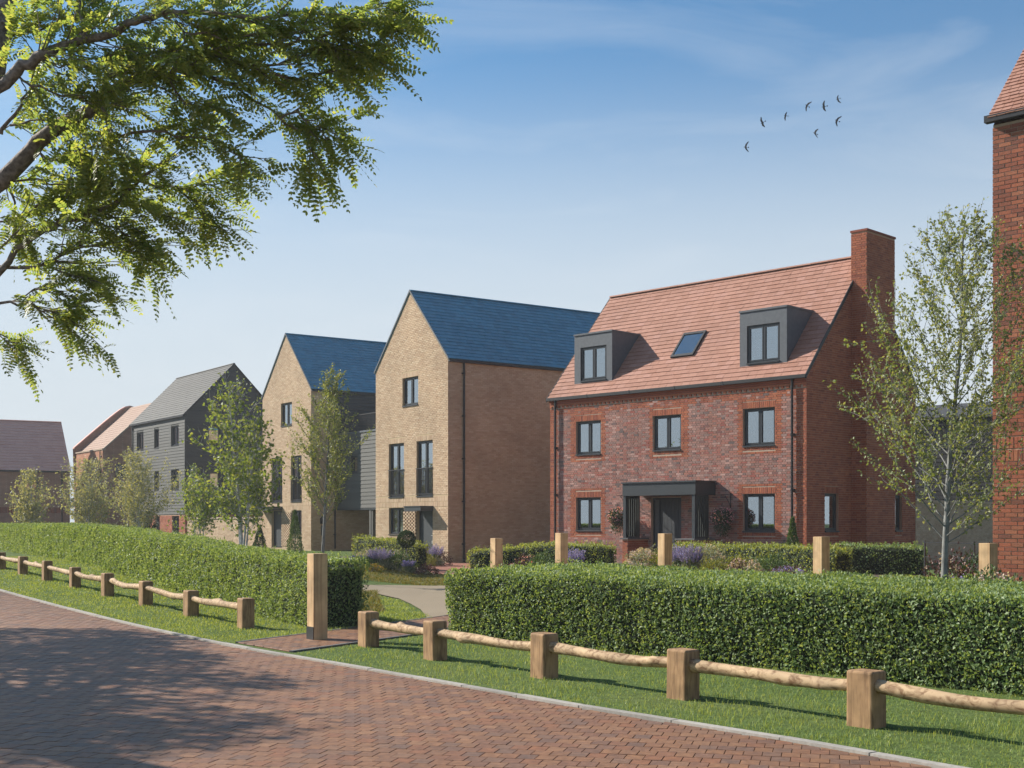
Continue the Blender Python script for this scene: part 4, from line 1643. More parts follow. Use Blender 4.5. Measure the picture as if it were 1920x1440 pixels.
# ---- brown brick house at the far end of the road
def brown_house():
    rx, ry = -31.35, 90.0
    u = (.872, .489)
    L, D, zb, ze = 17.0, 7.4, .4, 5.45
    fr = Fr(rx - u[0] * L, ry - u[1] * L, *u)
    rt = root('brown_house', fr.p(L - 4, zb), 'brown brick two storey house with wide plum tiled roof at the end of the road', 'house')
    K = (9.0 - 5.45) / (D / 2)
    zap = ze + K * D / 2
    sd = fr.side(L)
    wins = [(L - 3.05, L - 2.1, 3.85, 4.75), (L - 6.6, L - 5.2, 3.9, 5.05), (L - 10.5, L - 9.2, 3.9, 5.05)]
    door = (L - 3.6, L - 2.3, zb - .2, 2.2)
    low = (L - 7.0, L - 5.25, .9, 2.3)
    mb = MB(); wall_sheet(mb, fr, 0, L, zb - .6, ze, wins + [door, low]); wf = mb.build('front_wall', M['flat_brown'], rt)
    place_bricks(fr, soldiers(0, L, 2.35, 2.75), [M['brick_house']], wf, 0, .012, 3, pile='soldier_course')
    mb = MB(); wall_sheet(mb, sd, 0, D, zb - .6, ze, (), (D / 2, zap))
    e = sd.p(D, 0); bk = Fr(e[0], e[1], -u[0], -u[1]); wall_sheet(mb, bk, 0, L, zb - .6, ze)
    mb.build('gable_wall', M['flat_brown'], rt)
    for w in wins + [low]: window(rt, fr, *w, panes=2, curtain='full')
    prop_door(rt, fr, door[0], door[1], door[2], door[3], planks=3, hw=False)
    o0 = .2
    zr0, zr = ze + .05 - K * o0, zap + .05
    q1 = [fr.p(-.1, zr0, o0), fr.p(L + .05, zr0, o0), fr.p(L + .05, zr, -D / 2), fr.p(-.1, zr, -D / 2)]
    q2 = [fr.p(L + .05, zr0, -D - o0), fr.p(-.1, zr0, -D - o0), fr.p(-.1, zr, -D / 2), fr.p(L + .05, zr, -D / 2)]
    rf = roof_slab(rt, [q1, q2], M['tile_brown'])
    sl = math.hypot(1, K)
    v = (-fr.n[0] / sl, -fr.n[1] / sl, K / sl)
    roof_tiles(q1[0], (*fr.u, 0), v, Vector((*fr.u, 0)).cross(Vector(v)), L + .15, (D / 2 + o0) * sl, .3, .5, M['tile_brown'], rf, 0, seed=77, thick=.03)
    ridge_tiles(rf, fr.p(-.1, zr - .02, -D / 2), fr.p(L + .05, zr - .02, -D / 2), M['tile_brown'], .12, .45)
    gutter(rt, fr, -.1, L + .05, zr0 - .1, .12)
    downpipe(rt, fr, L - .55, zb, zr0)


brown_house()


# ---- tall brick house on the near side of the plot
def near_house():
    zb, ze = .2, 8.66
    fr = Fr(8.53, 22.5, .72, -.694)
    L, D = 7.0, 8.0
    rt = root('tall_brick_house', fr.p(1.5, zb), 'tall red brick house cut off at the picture edge, with clay tiles and black gutter', 'house')
    p = fr.p(0, 0, -D)
    lf = Fr(p[0], p[1], fr.n[0], fr.n[1])
    K = 1.03
    zap = ze + .2 + K * D / 2
    mb = MB(); wall_sheet(mb, fr, 0, L, zb - .4, ze); w = mb.build('front_wall', M['mortar_pale'], rt)
    mb = MB(); wall_sheet(mb, lf, 0, D, zb - .4, ze, (), (D / 2, zap))
    sd = fr.side(L); wall_sheet(mb, sd, 0, D, zb - .4, ze, (), (D / 2, zap))
    e = sd.p(D, 0); bk = Fr(e[0], e[1], -fr.u[0], -fr.u[1]); wall_sheet(mb, bk, 0, L, zb - .4, ze)
    mb.build('gable_wall', M['flat_red'], rt)
    sol = soldiers(-.008, L, 2.69, 2.905) + soldiers(-.008, L, 2.915, 3.13)
    bl = lay_bricks(-.008, L, zb + .02, ze - .05, [(-1, L + 1, 2.685, 3.135)], 'stretcher', seed=81) + sol
    place_bricks(fr, bl, [M['brick_house']], w, 300, .01, 82)
    o0 = .16
    z0 = ze + .1
    zr = z0 + K * (D / 2 + o0)
    q1 = [fr.p(-.04, z0, o0), fr.p(L, z0, o0), fr.p(L, zr, -D / 2), fr.p(-.04, zr, -D / 2)]
    q2 = [fr.p(L, z0, -D - o0), fr.p(-.04, z0, -D - o0), fr.p(-.04, zr, -D / 2), fr.p(L, zr, -D / 2)]
    rf = roof_slab(rt, [q1, q2], M['tile_red'])
    sl = math.hypot(1, K)
    v = (-fr.n[0] / sl, -fr.n[1] / sl, K / sl)
    roof_tiles(q1[0], (*fr.u, 0), v, Vector((*fr.u, 0)).cross(Vector(v)), L, (D / 2 + o0) * sl, .12, .165, M['tile_red'], rf, 120, seed=83, thick=.018)
    gutter(rt, fr, -.1, L, z0 - .07, .03, .13, .12)


near_house()


# ---- garden wall and dark house behind, between the brick houses
def rear_house():
    gwl = RED_GB.shift(7.16)
    rt = root('garden_wall', gwl.p(3, .3), 'tan brick garden wall running back from the red brick house behind the sapling', 'wall')
    mb = MB(); mb.fbox(gwl, 0, 13, 0, 2.35, -.2, 0); w = mb.build('wall_body', M['mortar_tan'], rt)
    place_bricks(gwl, lay_bricks(0, 9, .2, 2.3, seed=91), [M['brick_tan']], w, 0, .008, 92)
    mb = MB(); mb.fbox(gwl, 0, 13, 2.352, 2.44, -.24, .04); mb.build('coping', M['brick_tan'], rt)
    # house
    fr = Fr(17.3, 67.0, .709, -.705)
    L, D, zb, ze = 9.0, 8.0, .2, 6.9
    rt = root('dark_clad_house', fr.p(4, zb), 'dark weatherboarded house seen through the sapling between the two red houses', 'house')
    wins = [(2.6, 3.8, 4.0, 5.2), (6.0, 7.2, 3.6, 4.9), (5.2, 6.6, 5.4, 6.4)]
    mb = MB(); wall_sheet(mb, fr, 0, L, zb, ze, wins); w = mb.build('front_wall', M['board_black'], rt)
    sd = fr.side(L)
    e = fr.p(0, 0, -D); lf = Fr(e[0], e[1], fr.n[0], fr.n[1])
    K = .25
    zap = ze + K * D / 2
    mb = MB(); wall_sheet(mb, lf, 0, D, zb, ze, (), (D / 2, zap)); wall_sheet(mb, sd, 0, D, zb, ze, (), (D / 2, zap)); mb.build('gable_wall', M['flat_tan'], rt)
    boards(fr, 0, L - .5, zb + 1, ze, wins, M['board_black'], w, .2)
    mb = MB(); mb.fbox(fr, L - .5, L + .02, zb, ze, 0.002, .05); mb.build('brick_pier', M['flat_tan'], rt)
    for q in wins: window(rt, fr, *q, panes=2, curtain='full')
    q1 = [fr.p(-.1, ze - .1, .15), fr.p(L + .1, ze - .1, .15), fr.p(L + .1, zap, -D / 2), fr.p(-.1, zap, -D / 2)]
    q2 = [fr.p(L + .1, ze - .1, -D - .15), fr.p(-.1, ze - .1, -D - .15), fr.p(-.1, zap, -D / 2), fr.p(L + .1, zap, -D / 2)]
    roof_slab(rt, [q1, q2], M['board_dark'])
    # garden wall between the clad house and the town house
    f3 = Fr(-20.4, 79.8, .573, -.819)
    rt = root('garden_wall', f3.p(5, .3), 'tan brick garden wall with flat coping between the grey clad house and the tan house', 'wall')
    mb = MB(); mb.fbox(f3, 0, 11.4, 0, 1.88, -.22, 0); w = mb.build('wall_body', M['mortar_tan'], rt)
    place_bricks(f3, lay_bricks(0, 11.4, .1, 1.85, seed=93), [M['brick_tan']], w, 0, .008, 94)
    mb = MB(); mb.fbox(f3, 0, 11.4, 1.882, 1.99, -.28, .05); mb.build('coping', M['mortar_pale'], rt)


rear_house()

# ================================================================== FENCES AND BOLLARDS
def rounded_post(name, a, b, h, bev, m, top_only=False):
    bm = bmesh.new()
    bmesh.ops.create_cube(bm, size=1)
    for v in bm.verts:
        v.co = (v.co.x * a, v.co.y * b, (v.co.z + .5) * h)
    ed = [e for e in bm.edges if not all(v.co.z < .01 for v in e.verts)]
    bmesh.ops.bevel(bm, geom=ed, offset=bev, segments=3, affect='EDGES', profile=.5)
    for v in bm.verts:
        if v.co.z < h - .03:
            v.co.x *= 1 + .02 * (1 - v.co.z / h)
    me = bpy.data.meshes.new(name)
    bm.to_mesh(me); bm.free()
    me.materials.append(m)
    return me


POST = rounded_post('post', .245, .20, .60, .022, M['wood_post'])


def log_mesh(a, b, r, seed):
    """a peeled log rail with knots, sagging a little; a and b in world space"""
    rd = random.Random(seed)
    a, b = Vector(a), Vector(b)
    n, sides = 26, 12
    d = b - a
    t = d.normalized()
    s = Vector((-t.y, t.x, 0)).normalized()
    up = t.cross(s) * -1
    if up.z < 0: up = -up
    knots = [(rd.uniform(.12, .9), rd.uniform(0, 6.28), rd.uniform(.35, .8), rd.uniform(.035, .07)) for _ in range(2)]
    ph = [rd.uniform(0, 6.28) for _ in range(6)]
    mb = MB()
    V, F = [], []
    for i in range(n + 1):
        q = i / n
        c = a + d * q
        c = c + up * (-.03 * 4 * q * (1 - q) + .010 * math.sin(q * 6 + ph[0])) + s * (.018 * math.sin(q * 5 + ph[1]))
        rr = r * (1.05 - .12 * q + .06 * math.sin(q * 11 + ph[2]))
        for j in range(sides):
            w = 2 * math.pi * j / sides
            k = 1 + .04 * math.sin(3 * w + ph[3] + q * 3) + .015 * math.sin(q * 23 + w * 2 + ph[4])
            for kq, kw, kh, kl in knots:
                dw = math.cos(w - kw)
                k += kh * max(0, dw) ** 3 * math.exp(-((q - kq) / kl) ** 2)
            p = c + (s * math.cos(w) + up * math.sin(w)) * rr * k
            V.append(tuple(p))
    for i in range(n):
        for j in range(sides):
            j2 = (j + 1) % sides
            F.append((i * sides + j, i * sides + j2, (i + 1) * sides + j2, (i + 1) * sides + j))
    mb.v, mb.f, mb.m = V, F, [0] * len(F)
    mb.f.append(tuple(range(sides))[::-1]); mb.m.append(0)
    mb.f.append(tuple(n * sides + j for j in range(sides))); mb.m.append(0)
    return mb


def knee_rail(pts, label, seed):
    z = float(gz(*pts[0]))
    rt = root('knee_rail_fence', (pts[0][0], pts[0][1], z), label, 'fence', 'knee rail fences along the road verge')
    off = wloc(rt)
    rd = random.Random(seed)
    for i, p in enumerate(pts):
        q = pts[min(i + 1, len(pts) - 1)]
        o_ = pts[max(i - 1, 0)]
        ang = math.atan2(q[1] - o_[1], q[0] - o_[0])
        o = link_mesh('post', POST, rt)
        o.location = (p[0] - off.x, p[1] - off.y, float(gz(*p)) - .145 + rd.uniform(-.012, .012) - off.z)
        o.rotation_euler = (rd.uniform(-.012, .012), rd.uniform(-.012, .012), ang + rd.uniform(-.04, .04))
    for i in range(len(pts) - 1):
        a, b = pts[i], pts[i + 1]
        d = Vector((b[0] - a[0], b[1] - a[1], 0)).normalized() * .09
        za, zb = float(gz(*a)) + .325, float(gz(*b)) + .325
        mb = log_mesh((a[0] + d.x, a[1] + d.y, za), (b[0] - d.x, b[1] - d.y, zb), .054, seed * 10 + i)
        mb.build('rail', M['wood_log'], rt, smooth_f=True)


FR_PTS = [(-1.87, 16.55), (-.90, 14.95), (.335, 13.2), (1.565, 11.62), (2.80, 10.03), (4.05, 8.42)]
FL_PTS = []
for i in range(9):
    t = i
    FL_PTS.append((-4.06 - 1.345 * t, 19.35 + 2.02 * t))
knee_rail(FR_PTS, 'low timber post and log rail fence before the dark flat topped hedge', 5)
knee_rail(FL_PTS, 'low timber post and log rail fence following the long receding hedge into the distance', 6)


def bollard(px, d, label, ang=None, h=1.2, shoe=False, a=.21):
    x = (px - 960) / FPX * d
    z = float(gz(x, d))
    rt = root('timber_bollard', (x, d, z), label, 'bollard', 'square timber bollards')
    me = rounded_post('bollard_post', a, a, h + .15, .007, M['wood_fresh'])
    o = link_mesh('bollard_post', me, rt)
    o.location = (0, 0, -.15)
    an = math.atan2(-.828, .56) if ang is None else ang
    o.rotation_euler = (0, 0, an)
    if shoe:
        mb = MB()
        f = Fr(x, d, math.cos(an), math.sin(an))
        mb.fbox(f, -a / 2 - .004, a / 2 + .004, z, z + .19, a / 2, a / 2 + .008)
        mb.build('steel_shoe', M['black_metal'], rt)
    return rt


bollard(595, 17.45, 'tall square timber bollard with black steel foot, at the end of the long hedge', shoe=True, h=1.19)
bollard(931, 29.4, 'square timber bollard behind the hedge, in line with the tan house flank')
bollard(1053, 28.6, 'square timber bollard before the red house downpipe, beside a lavender clump')
bollard(1247, 26.0, 'square timber bollard standing in front of the red house porch door')
bollard(1540, 22.9, 'square timber bollard standing before the corner of the red house')
bollard(1853, 20.6, 'square timber bollard tight against the wall of the tall brick house')


# ================================================================== VEGETATION
def unitv(v):
    return v / np.maximum(np.linalg.norm(v, axis=1, keepdims=True), 1e-9)


def rand_dirs(n, rng):
    return unitv(rng.normal(size=(n, 3)))


def leaves(P, D, N, L, W, fold=.12, six=False):
    """leaf blades: P base, D towards the tip, N upper side; L length, W width (arrays)"""
    n = len(P)
    D = unitv(D)
    S = unitv(np.cross(D, N))
    U = np.cross(S, D)
    L = np.broadcast_to(L, (n,))[:, None]
    W = np.broadcast_to(W, (n,))[:, None]
    if six:
        a = P + D * L * .22 + S * W * .40 + U * W * fold
        b = P + D * L * .62 + S * W * .46 + U * W * fold
        c = P + D * L - U * L * .06
        d = P + D * L * .62 - S * W * .46 + U * W * fold
        e = P + D * L * .22 - S * W * .40 + U * W * fold
        V = np.stack([P, a, b, c, d, e], 1).reshape(-1, 3)
        k = np.arange(n)[:, None] * 6
        F = np.concatenate([k + np.array([[0, 1, 2, 3]]), k + np.array([[0, 3, 4, 5]])], 0)
        return V, F
    a = P + D * L * .45 + S * W * .5 + U * W * fold
    c = P + D * L
    b = P + D * L * .45 - S * W * .5 + U * W * fold
    V = np.stack([P, a, c, b], 1).reshape(-1, 3)
    k = np.arange(n)[:, None] * 4
    F = np.concatenate([k + np.array([[0, 1, 2]]), k + np.array([[0, 2, 3]])], 0)
    return V, F


def leaf_obj(name, V, F, m, parent, kind='stuff', mi=None):
    mats = m if isinstance(m, list) else [m]
    o = link_mesh(name, arr_mesh(name, V, F, mats, mi, off=wloc(parent) if parent else (0, 0, 0)), parent)
    if kind: tag(o, kind=kind)
    return o


def wob(P, f, amp, seed):
    """slow uneven swelling, for clipped hedges and shrubs"""
    r = np.random.default_rng(seed)
    out = np.zeros(len(P))
    for k in range(5):
        q = r.normal(size=3) * f * (1 + .5 * k)
        out += np.sin(P @ q + r.uniform(0, 6.28)) / (1 + .4 * k)
    return out * amp / 2.2


def hedge(name, a, b, w, h, dens, ll, m, label, cat='hedge', group=None, core='hedge_core', rad=.13, seed=1, shag=.04, fade=None, base=None, topd=1.0):
    """clipped hedge: a to b is the foot of its near face, w its thickness (away to the left of a->b)"""
    rng = np.random.default_rng(seed)
    a, b = np.array(a, float), np.array(b, float)
    L = np.linalg.norm(b - a)
    t = (b - a) / L
    nrm = np.array((t[1], -t[0]))            # towards the viewer for a left-to-right run
    z0 = float(gz(*a)) if base is None else base
    rt = root(name, (a[0], a[1], z0), label, cat, group)
    def world(s, o, z):
        x = a[0] + t[0] * s - nrm[0] * o
        y = a[1] + t[1] * s - nrm[1] * o
        g = gz(x, y) if base is None else base
        return np.stack([x, y, g + z], 1)
    # solid dark filler, not stems, for the shaded inside of the hedge
    ns, V, F = max(4, int(L / .4)), [], []
    prof = [(.07, 0), (.06, h * .6), (.07, h - .16), (.16, h - .07), (w - .16, h - .07), (w - .07, h - .16), (w - .06, h * .6), (w - .07, 0)]
    for i in range(ns + 1):
        s = .08 + (L - .16) * i / ns
        e = .08 if i in (0, ns) else 0
        for o, z in prof:
            V.append(tuple(world(np.array([s]), np.array([o + (e if o < w / 2 else -e)]), np.array([z - (e if z > .3 else 0)]))[0]))
    k = len(prof)
    for i in range(ns):
        for j in range(k - 1): F.append((i * k + j, (i + 1) * k + j, (i + 1) * k + j + 1, i * k + j + 1))
    mb = MB(); mb.v = V; mb.f = F + [tuple(range(k)), tuple(ns * k + j for j in range(k))[::-1]]; mb.m = [0] * len(mb.f)
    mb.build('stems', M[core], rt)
    # skin of leaves
    per = [h - rad, rad * 1.57, w - 2 * rad, rad * 1.57, h - rad]
    tot = sum(per)
    cnt = [int(dens * L * p * (topd if i == 2 else 1)) for i, p in enumerate(per)]
    cnt[4] = int(cnt[4] * .35)
    S, O, Z, NO, NZ, NS = [], [], [], [], [], []
    for i, c in enumerate(cnt):
        s = rng.uniform(0, L, c)
        if fade is not None:
            keep = rng.uniform(0, 1, c) < fade(s / L)
            s = s[keep]; c = len(s)
        q = rng.uniform(0, 1, c)
        if i == 0: o, z, no, nz = np.zeros(c), q * (h - rad), -np.ones(c), np.zeros(c)
        elif i == 1: th = q * 1.5708; o, z, no, nz = rad - rad * np.cos(th), h - rad + rad * np.sin(th), -np.cos(th), np.sin(th)
        elif i == 2: o, z, no, nz = rad + q * (w - 2 * rad), np.full(c, h), np.zeros(c), np.ones(c)
        elif i == 3: th = q * 1.5708; o, z, no, nz = w - rad + rad * np.sin(th), h - rad + rad * np.cos(th), np.sin(th), np.cos(th)
        else: o, z, no, nz = np.full(c, w), q * (h - rad), np.ones(c), np.zeros(c)
        # ends rounded inwards
        S.append(s); O.append(o); Z.append(z); NO.append(no); NZ.append(nz); NS.append(np.zeros(c))
    for e in (0, 1):
        c = int(dens * w * h)
        S.append(np.full(c, L * e)); O.append(rng.uniform(0, w, c)); Z.append(rng.uniform(0, h, c))
        NO.append(np.zeros(c)); NZ.append(np.zeros(c)); NS.append(np.full(c, 2.0 * e - 1))
    S, O, Z, NO, NZ, NS = [np.concatenate(q) for q in (S, O, Z, NO, NZ, NS)]
    # round the vertical and upper edges of the ends
    for e in (0, 1):
        d = np.abs(S - L * e)
        near = d < rad
        kk = 1 - np.sqrt(np.clip(1 - ((rad - d[near]) / rad) ** 2, 0, 1))
        O[near] = O[near] + np.where(O[near] < w / 2, 1, -1) * kk * rad * (np.minimum(O[near], w - O[near]) < rad)
        Z[near] = Z[near] - kk * rad * (Z[near] > h - rad)
    P = world(S, O, Z)
    Nv = np.stack([t[0] * NS - nrm[0] * NO, t[1] * NS - nrm[1] * NO, NZ], 1)
    n = len(P)
    sw = wob(P, 2.2, shag, seed + 5) + wob(P, 9.0, shag * .55, seed + 6) - rng.exponential(shag * .9, n)
    P = P + Nv * sw[:, None]
    up = np.array((0, 0, .45))
    Dv = unitv(rand_dirs(n, rng) * .9 + Nv * .55 + up)
    Nn = unitv(Nv * .7 + rand_dirs(n, rng) * .8 + np.array((-.4, .12, .5)))
    far = np.clip(P[:, 1] / 19.0, 1.0, 1.9)
    if dens < 700: far = 1.0
    ln = ll * rng.uniform(.65, 1.3, n) * far
    Vx, Fx = leaves(P - Dv * ln[:, None] * .4, Dv, Nn, ln, ln * .62, .16)
    leaf_obj('foliage', Vx, Fx, M[m], rt)
    # stray young shoots over the top
    c = int(L * w * 26)
    s, o = rng.uniform(0, L, c), rng.uniform(.02, w - .02, c)
    Q = world(s, o, np.full(c, h - .01))
    rep = 4
    Q2 = np.repeat(Q, rep, 0)
    lift = np.tile(np.arange(rep) * .022, c) * rng.uniform(.5, 1.3, c * rep)
    Q2 = Q2 + np.stack([rng.normal(0, .008, c * rep), rng.normal(0, .008, c * rep), lift], 1)
    Dd = unitv(rand_dirs(c * rep, rng) + np.array((0, 0, .9)))
    Vx, Fx = leaves(Q2, Dd, rand_dirs(c * rep, rng), ll * 1.05, ll * .5, .1)
    leaf_obj('young_shoots', Vx, Fx, M[m], rt)
    return rt


hedge('clipped_hedge', (-1.02, 18.48), (6.3, 9.89), 2.6, .93, 2900, .041, 'hedge_leaf', 'dark green clipped hedge behind the short timber fence, thick and square with a flat top', group='long clipped hedges', seed=3, topd=.7)
hedge('clipped_hedge', (-24.0, 57.6), (-3.05, 19.25), 1.0, 1.06, 2300, .039, 'hedge_leaf', 'long clipped hedge receding along the road behind the fence of many posts', group='long clipped hedges', seed=4, shag=.028,
      fade=lambda q: np.clip(.4 + .6 * q ** 1.6, 0, 1))


def small_hedge(px0, d0, px1, d1, w, h, label, m='box_leaf', seed=1, ll=.06, dens=520):
    a = ((px0 - 960) / FPX * d0, d0)
    b = ((px1 - 960) / FPX * d1, d1)
    hedge('low_hedge', a, b, w, h, dens, ll, m, label, group='low front garden hedges', seed=seed, rad=.1, shag=.045)


small_hedge(657, 45.5, 776, 42.2, .7, .92, 'low yellow green hedge in front of the tan house window', seed=11)
small_hedge(873, 39.6, 1136, 37.0, .8, .80, 'low yellow green hedge between the tan house flank and the porch of the red house', seed=12)
small_hedge(1250, 36.2, 1560, 30.4, .8, .83, 'low yellow green hedge along the red house front, right of the porch door', seed=13)
small_hedge(1562, 34.8, 1735, 33.8, .8, .82, 'low dark green hedge before the gable of the red house', 'hedge_leaf', seed=14)


# ---- grass blades where the lawn is close
def in_poly(x, y, poly):
    inside = np.zeros(len(x), bool)
    n = len(poly)
    for i in range(n):
        (x1, y1), (x2, y2) = poly[i], poly[(i + 1) % n]
        c = ((y1 > y) != (y2 > y))
        xi = (x2 - x1) * (y - y1) / (y2 - y1 + 1e-12) + x1
        inside ^= c & (x < xi)
    return inside


def grass(poly, n, hmin, hmax, w, m, holes=(), seed=1, dens_pow=1.3, lift=0.0):
    rng = np.random.default_rng(seed)
    xs, ys = [p[0] for p in poly], [p[1] for p in poly]
    x, y = rng.uniform(min(xs), max(xs), n * 4), rng.uniform(min(ys), max(ys), n * 4)
    keep = in_poly(x, y, poly)
    for h in holes: keep &= ~in_poly(x, y, h)
    y0 = min(ys)
    keep &= rng.uniform(0, 1, len(x)) < (y0 / y) ** dens_pow
    keep &= np.abs(x) < .5 * y + 1
    x, y = x[keep][:n], y[keep][:n]
    c = len(x)
    P = np.stack([x, y, gz(x, y) + lift - .004], 1)
    tuft = .75 + .35 * np.sin(x * 3.1 + 1.3 * np.sin(y * 2.3)) * np.sin(y * 2.7 + x)
    far = np.clip(y / 13.0, 1, 2.2)
    h = rng.uniform(hmin, hmax, c) * tuft
    ang = rng.uniform(0, 6.28, c)
    wv = np.stack([np.cos(ang), np.sin(ang), np.zeros(c)], 1) * (w * rng.uniform(.7, 1.3, c) * far)[:, None]
    lean = rng.normal(0, .45, (c, 2)) * h[:, None]
    mid = P + np.stack([lean[:, 0] * .3, lean[:, 1] * .3, h * .6], 1)
    tip = P + np.stack([lean[:, 0], lean[:, 1], h], 1)
    V = np.stack([P - wv, P + wv, mid + wv * .75, mid - wv * .75, tip], 1).reshape(-1, 3)
    k = np.arange(c)[:, None] * 5
    F = np.concatenate([k + np.array([[0, 1, 2]]), k + np.array([[0, 2, 3]]), k + np.array([[3, 2, 4]])], 0)
    leaf_obj('grass', V, F, M[m], None)


KV = [k for k in KERB if -20 < k[0] < 8]
verge_l = [(-20.5, 40.6), (-10.9, 27), (-6.4, 20.6), (-4.3, 17.6), (-3.72, 16.95), (-1.3, 21.2), (-2.35, 26.5), (-3.6, 29.6), (-9, 34.6), (-15, 43)]
grass(verge_l, 120000, .030, .062, .0032, 'grass_blade', seed=21, dens_pow=1.5)
verge_r = [(-2.68, 15.62), (-1.5, 13.92), (.65, 11.12), (2.05, 9.47), (4.0, 6.92), (6.5, 3.6), (9, 7), (6.4, 10.2), (-.6, 18.7), (.8, 21.5)]
grass(verge_r, 130000, .030, .064, .0026, 'grass_blade', seed=22, dens_pow=1.2)
grass([(-8, 38), (-4.2, 33.3), (-1.8, 32.6), (2, 31.8), (3, 37.6), (-2.0, 39), (-6, 42.5)], 30000, .04, .10, .004, 'grass_dry', seed=23, dens_pow=0)
grass([(8.2, 27.5), (12, 24), (14, 33), (9.8, 34)], 16000, .04, .08, .004, 'grass_blade', seed=24, dens_pow=0)
grass([(-4.4, 28.4), (-2.9, 22.6), (-2.3, 22.9), (-3.1, 29)], 3500, .07, .14, .004, 'grass_dry', seed=25, dens_pow=0)


# ---- trees
class Tubes:
    def __init__(s): s.mb = MB()
    def add(s, pts, r0, r1, sides=5):
        n = len(pts)
        s.mb.tube(pts, [r0 + (r1 - r0) * (i / (n - 1)) ** .8 for i in range(n)], sides, cap=False)


def curve(p, d, L, n, rd, up=.0, wig=.12):
    """a branch line from p heading d, bending upward by up"""
    pts = [Vector(p)]
    d = Vector(d).normalized()
    for i in range(n):
        d = (d + Vector((rd.gauss(0, wig), rd.gauss(0, wig), rd.gauss(0, wig) + up))).normalized()
        pts.append(pts[-1] + d * (L / n))
    return pts


def tree(name, x, y, h, r, spread, cb, nb, nleaf, leaf, m, bark, label, cat='tree', group=None, seed=1, stems=1, rise=.9, wid=.75, lean=(0, 0), prof=None, z=None, big_low=False, loose=.10):
    rd = random.Random(seed)
    rng = np.random.default_rng(seed)
    z0 = float(gz(x, y)) if z is None else z
    rt = root(name, (x, y, z0), label, cat, group)
    tr, br = Tubes(), Tubes()
    lines = []
    trunks = []
    for k in range(stems):
        if k == 0:
            d = Vector((lean[0], lean[1], 1)); H = h * .97; rr = r
            base = Vector((x, y, z0 - .1))
        else:
            an = k * 2.4 + rd.uniform(-.4, .4)
            d = Vector((math.cos(an) * .38, math.sin(an) * .38, 1)); H = h * rd.uniform(.55, .78); rr = r * .7
            base = Vector((x + math.cos(an) * r * 1.2, y + math.sin(an) * r * 1.2, z0 - .1))
        pts = curve(base, d, H, 14, rd, up=.05 if k == 0 else .09, wig=.022)
        tr.add(pts, rr, rr * .12, 9)
        trunks.append((pts, H, rr))
    for pts, H, rr in trunks:
        n = int(nb * (H / h) ** 1.2)
        for i in range(n):
            t = cb + (.985 - cb) * ((i + rd.random()) / n)
            f = t * (len(pts) - 1)
            k = min(int(f), len(pts) - 2)
            p = pts[k].lerp(pts[k + 1], f - k)
            q = (t - cb) / (1 - cb)
            pr = prof(q) if prof else (max(.0, 1 - q) ** .75 * (.55 + .45 * min(1, q / .18)))
            Lb = spread * pr * rd.uniform(.7, 1.2) * (H / h) + .12 * h * .3
            an = i * 2.399 + rd.uniform(-.5, .5)
            el = rise * (1 - .25 * (1 - q)) + rd.uniform(-.15, .2)
            d = Vector((math.cos(an) * math.cos(el), math.sin(an) * math.cos(el), math.sin(el)))
            b = curve(p, d, Lb * 1.15, 6, rd, up=.07, wig=.09)
            rb = max(.006, rr * .26 * (1 - .6 * q) * min(1, Lb / max(.3, spread)))
            br.add(b, rb, .003, 5)
            lines.append((b, Lb))
            ntw = 3 + int(Lb * 4)
            for j in range(ntw):
                u = rd.uniform(.25, .95)
                f2 = u * 6; k2 = min(int(f2), 5)
                p2 = b[k2].lerp(b[k2 + 1], f2 - k2)
                d2 = (b[k2 + 1] - b[k2]).normalized() + Vector((rd.gauss(0, .6), rd.gauss(0, .6), rd.gauss(.15, .5)))
                L2 = Lb * rd.uniform(.18, .42) + .1
                tw = curve(p2, d2, L2, 3, rd, up=.10, wig=.12)
                br.add(tw, .0055, .002, 3)
                lines.append((tw, L2 * 1.6))
    t_o = tr.mb.build('trunk', M[bark], rt, smooth_f=True)
    b_o = br.mb.build('branches', M[bark], rt, smooth_f=True)
    # leaves
    A, B = [], []
    W = []
    for ln, L in lines:
        for i in range(len(ln) - 1):
            if i == 0 and len(ln) > 4: continue
            A.append(ln[i]); B.append(ln[i + 1]); W.append((ln[i + 1] - ln[i]).length * (1 + i * .25))
    A, B = np.array([tuple(v) for v in A]), np.array([tuple(v) for v in B])
    W = np.array(W) / sum(W)
    idx = rng.choice(len(A), nleaf, p=W)
    P = A[idx] + (B[idx] - A[idx]) * rng.uniform(0, 1, (nleaf, 1)) + rng.normal(0, loose * leaf * 4, (nleaf, 3))
    D = unitv(rand_dirs(nleaf, rng) + np.array((0, 0, -.25)))
    N = unitv(rand_dirs(nleaf, rng) + np.array((0, 0, .8)))
    ln = leaf * rng.uniform(.6, 1.25, nleaf)
    V, F = leaves(P, D, N, ln, ln * wid, .15, six=leaf > .07)
    leaf_obj('crown', V, F, M[m], rt)
    return rt


tree('young_birch_tree', 6.79, 20.0, 6.6, .066, 2.45, .20, 84, 14500, .058, 'birch_leaf', 'bark_grey', 'slender young tree with grey trunk and sparse pale leaves before the tall brick house', seed=31, rise=.76, lean=(.012, 0))
tree('young_birch_tree', -4.80, 32.0, 5.35, .055, 1.45, .28, 64, 9000, .052, 'birch_leaf', 'bark_grey', 'slender young tree with fine pale leaves behind the tall bollard, before the tan houses', seed=32, rise=1.02)
tree('young_maple_tree', -8.75, 41.2, 6.0, .06, 1.95, .18, 46, 3600, .125, 'maple_leaf', 'bark_pale', 'bright green many stemmed young tree against the grey clad house gable', seed=33, rise=.8, stems=4, loose=.16)
tree('young_maple_tree', -12.3, 50.2, 3.5, .045, 1.35, .28, 36, 2200, .105, 'maple_leaf', 'bark_pale', 'small green tree before the tan garden wall, shorter neighbour of the bright green one', seed=34, rise=.8, stems=3, loose=.16)
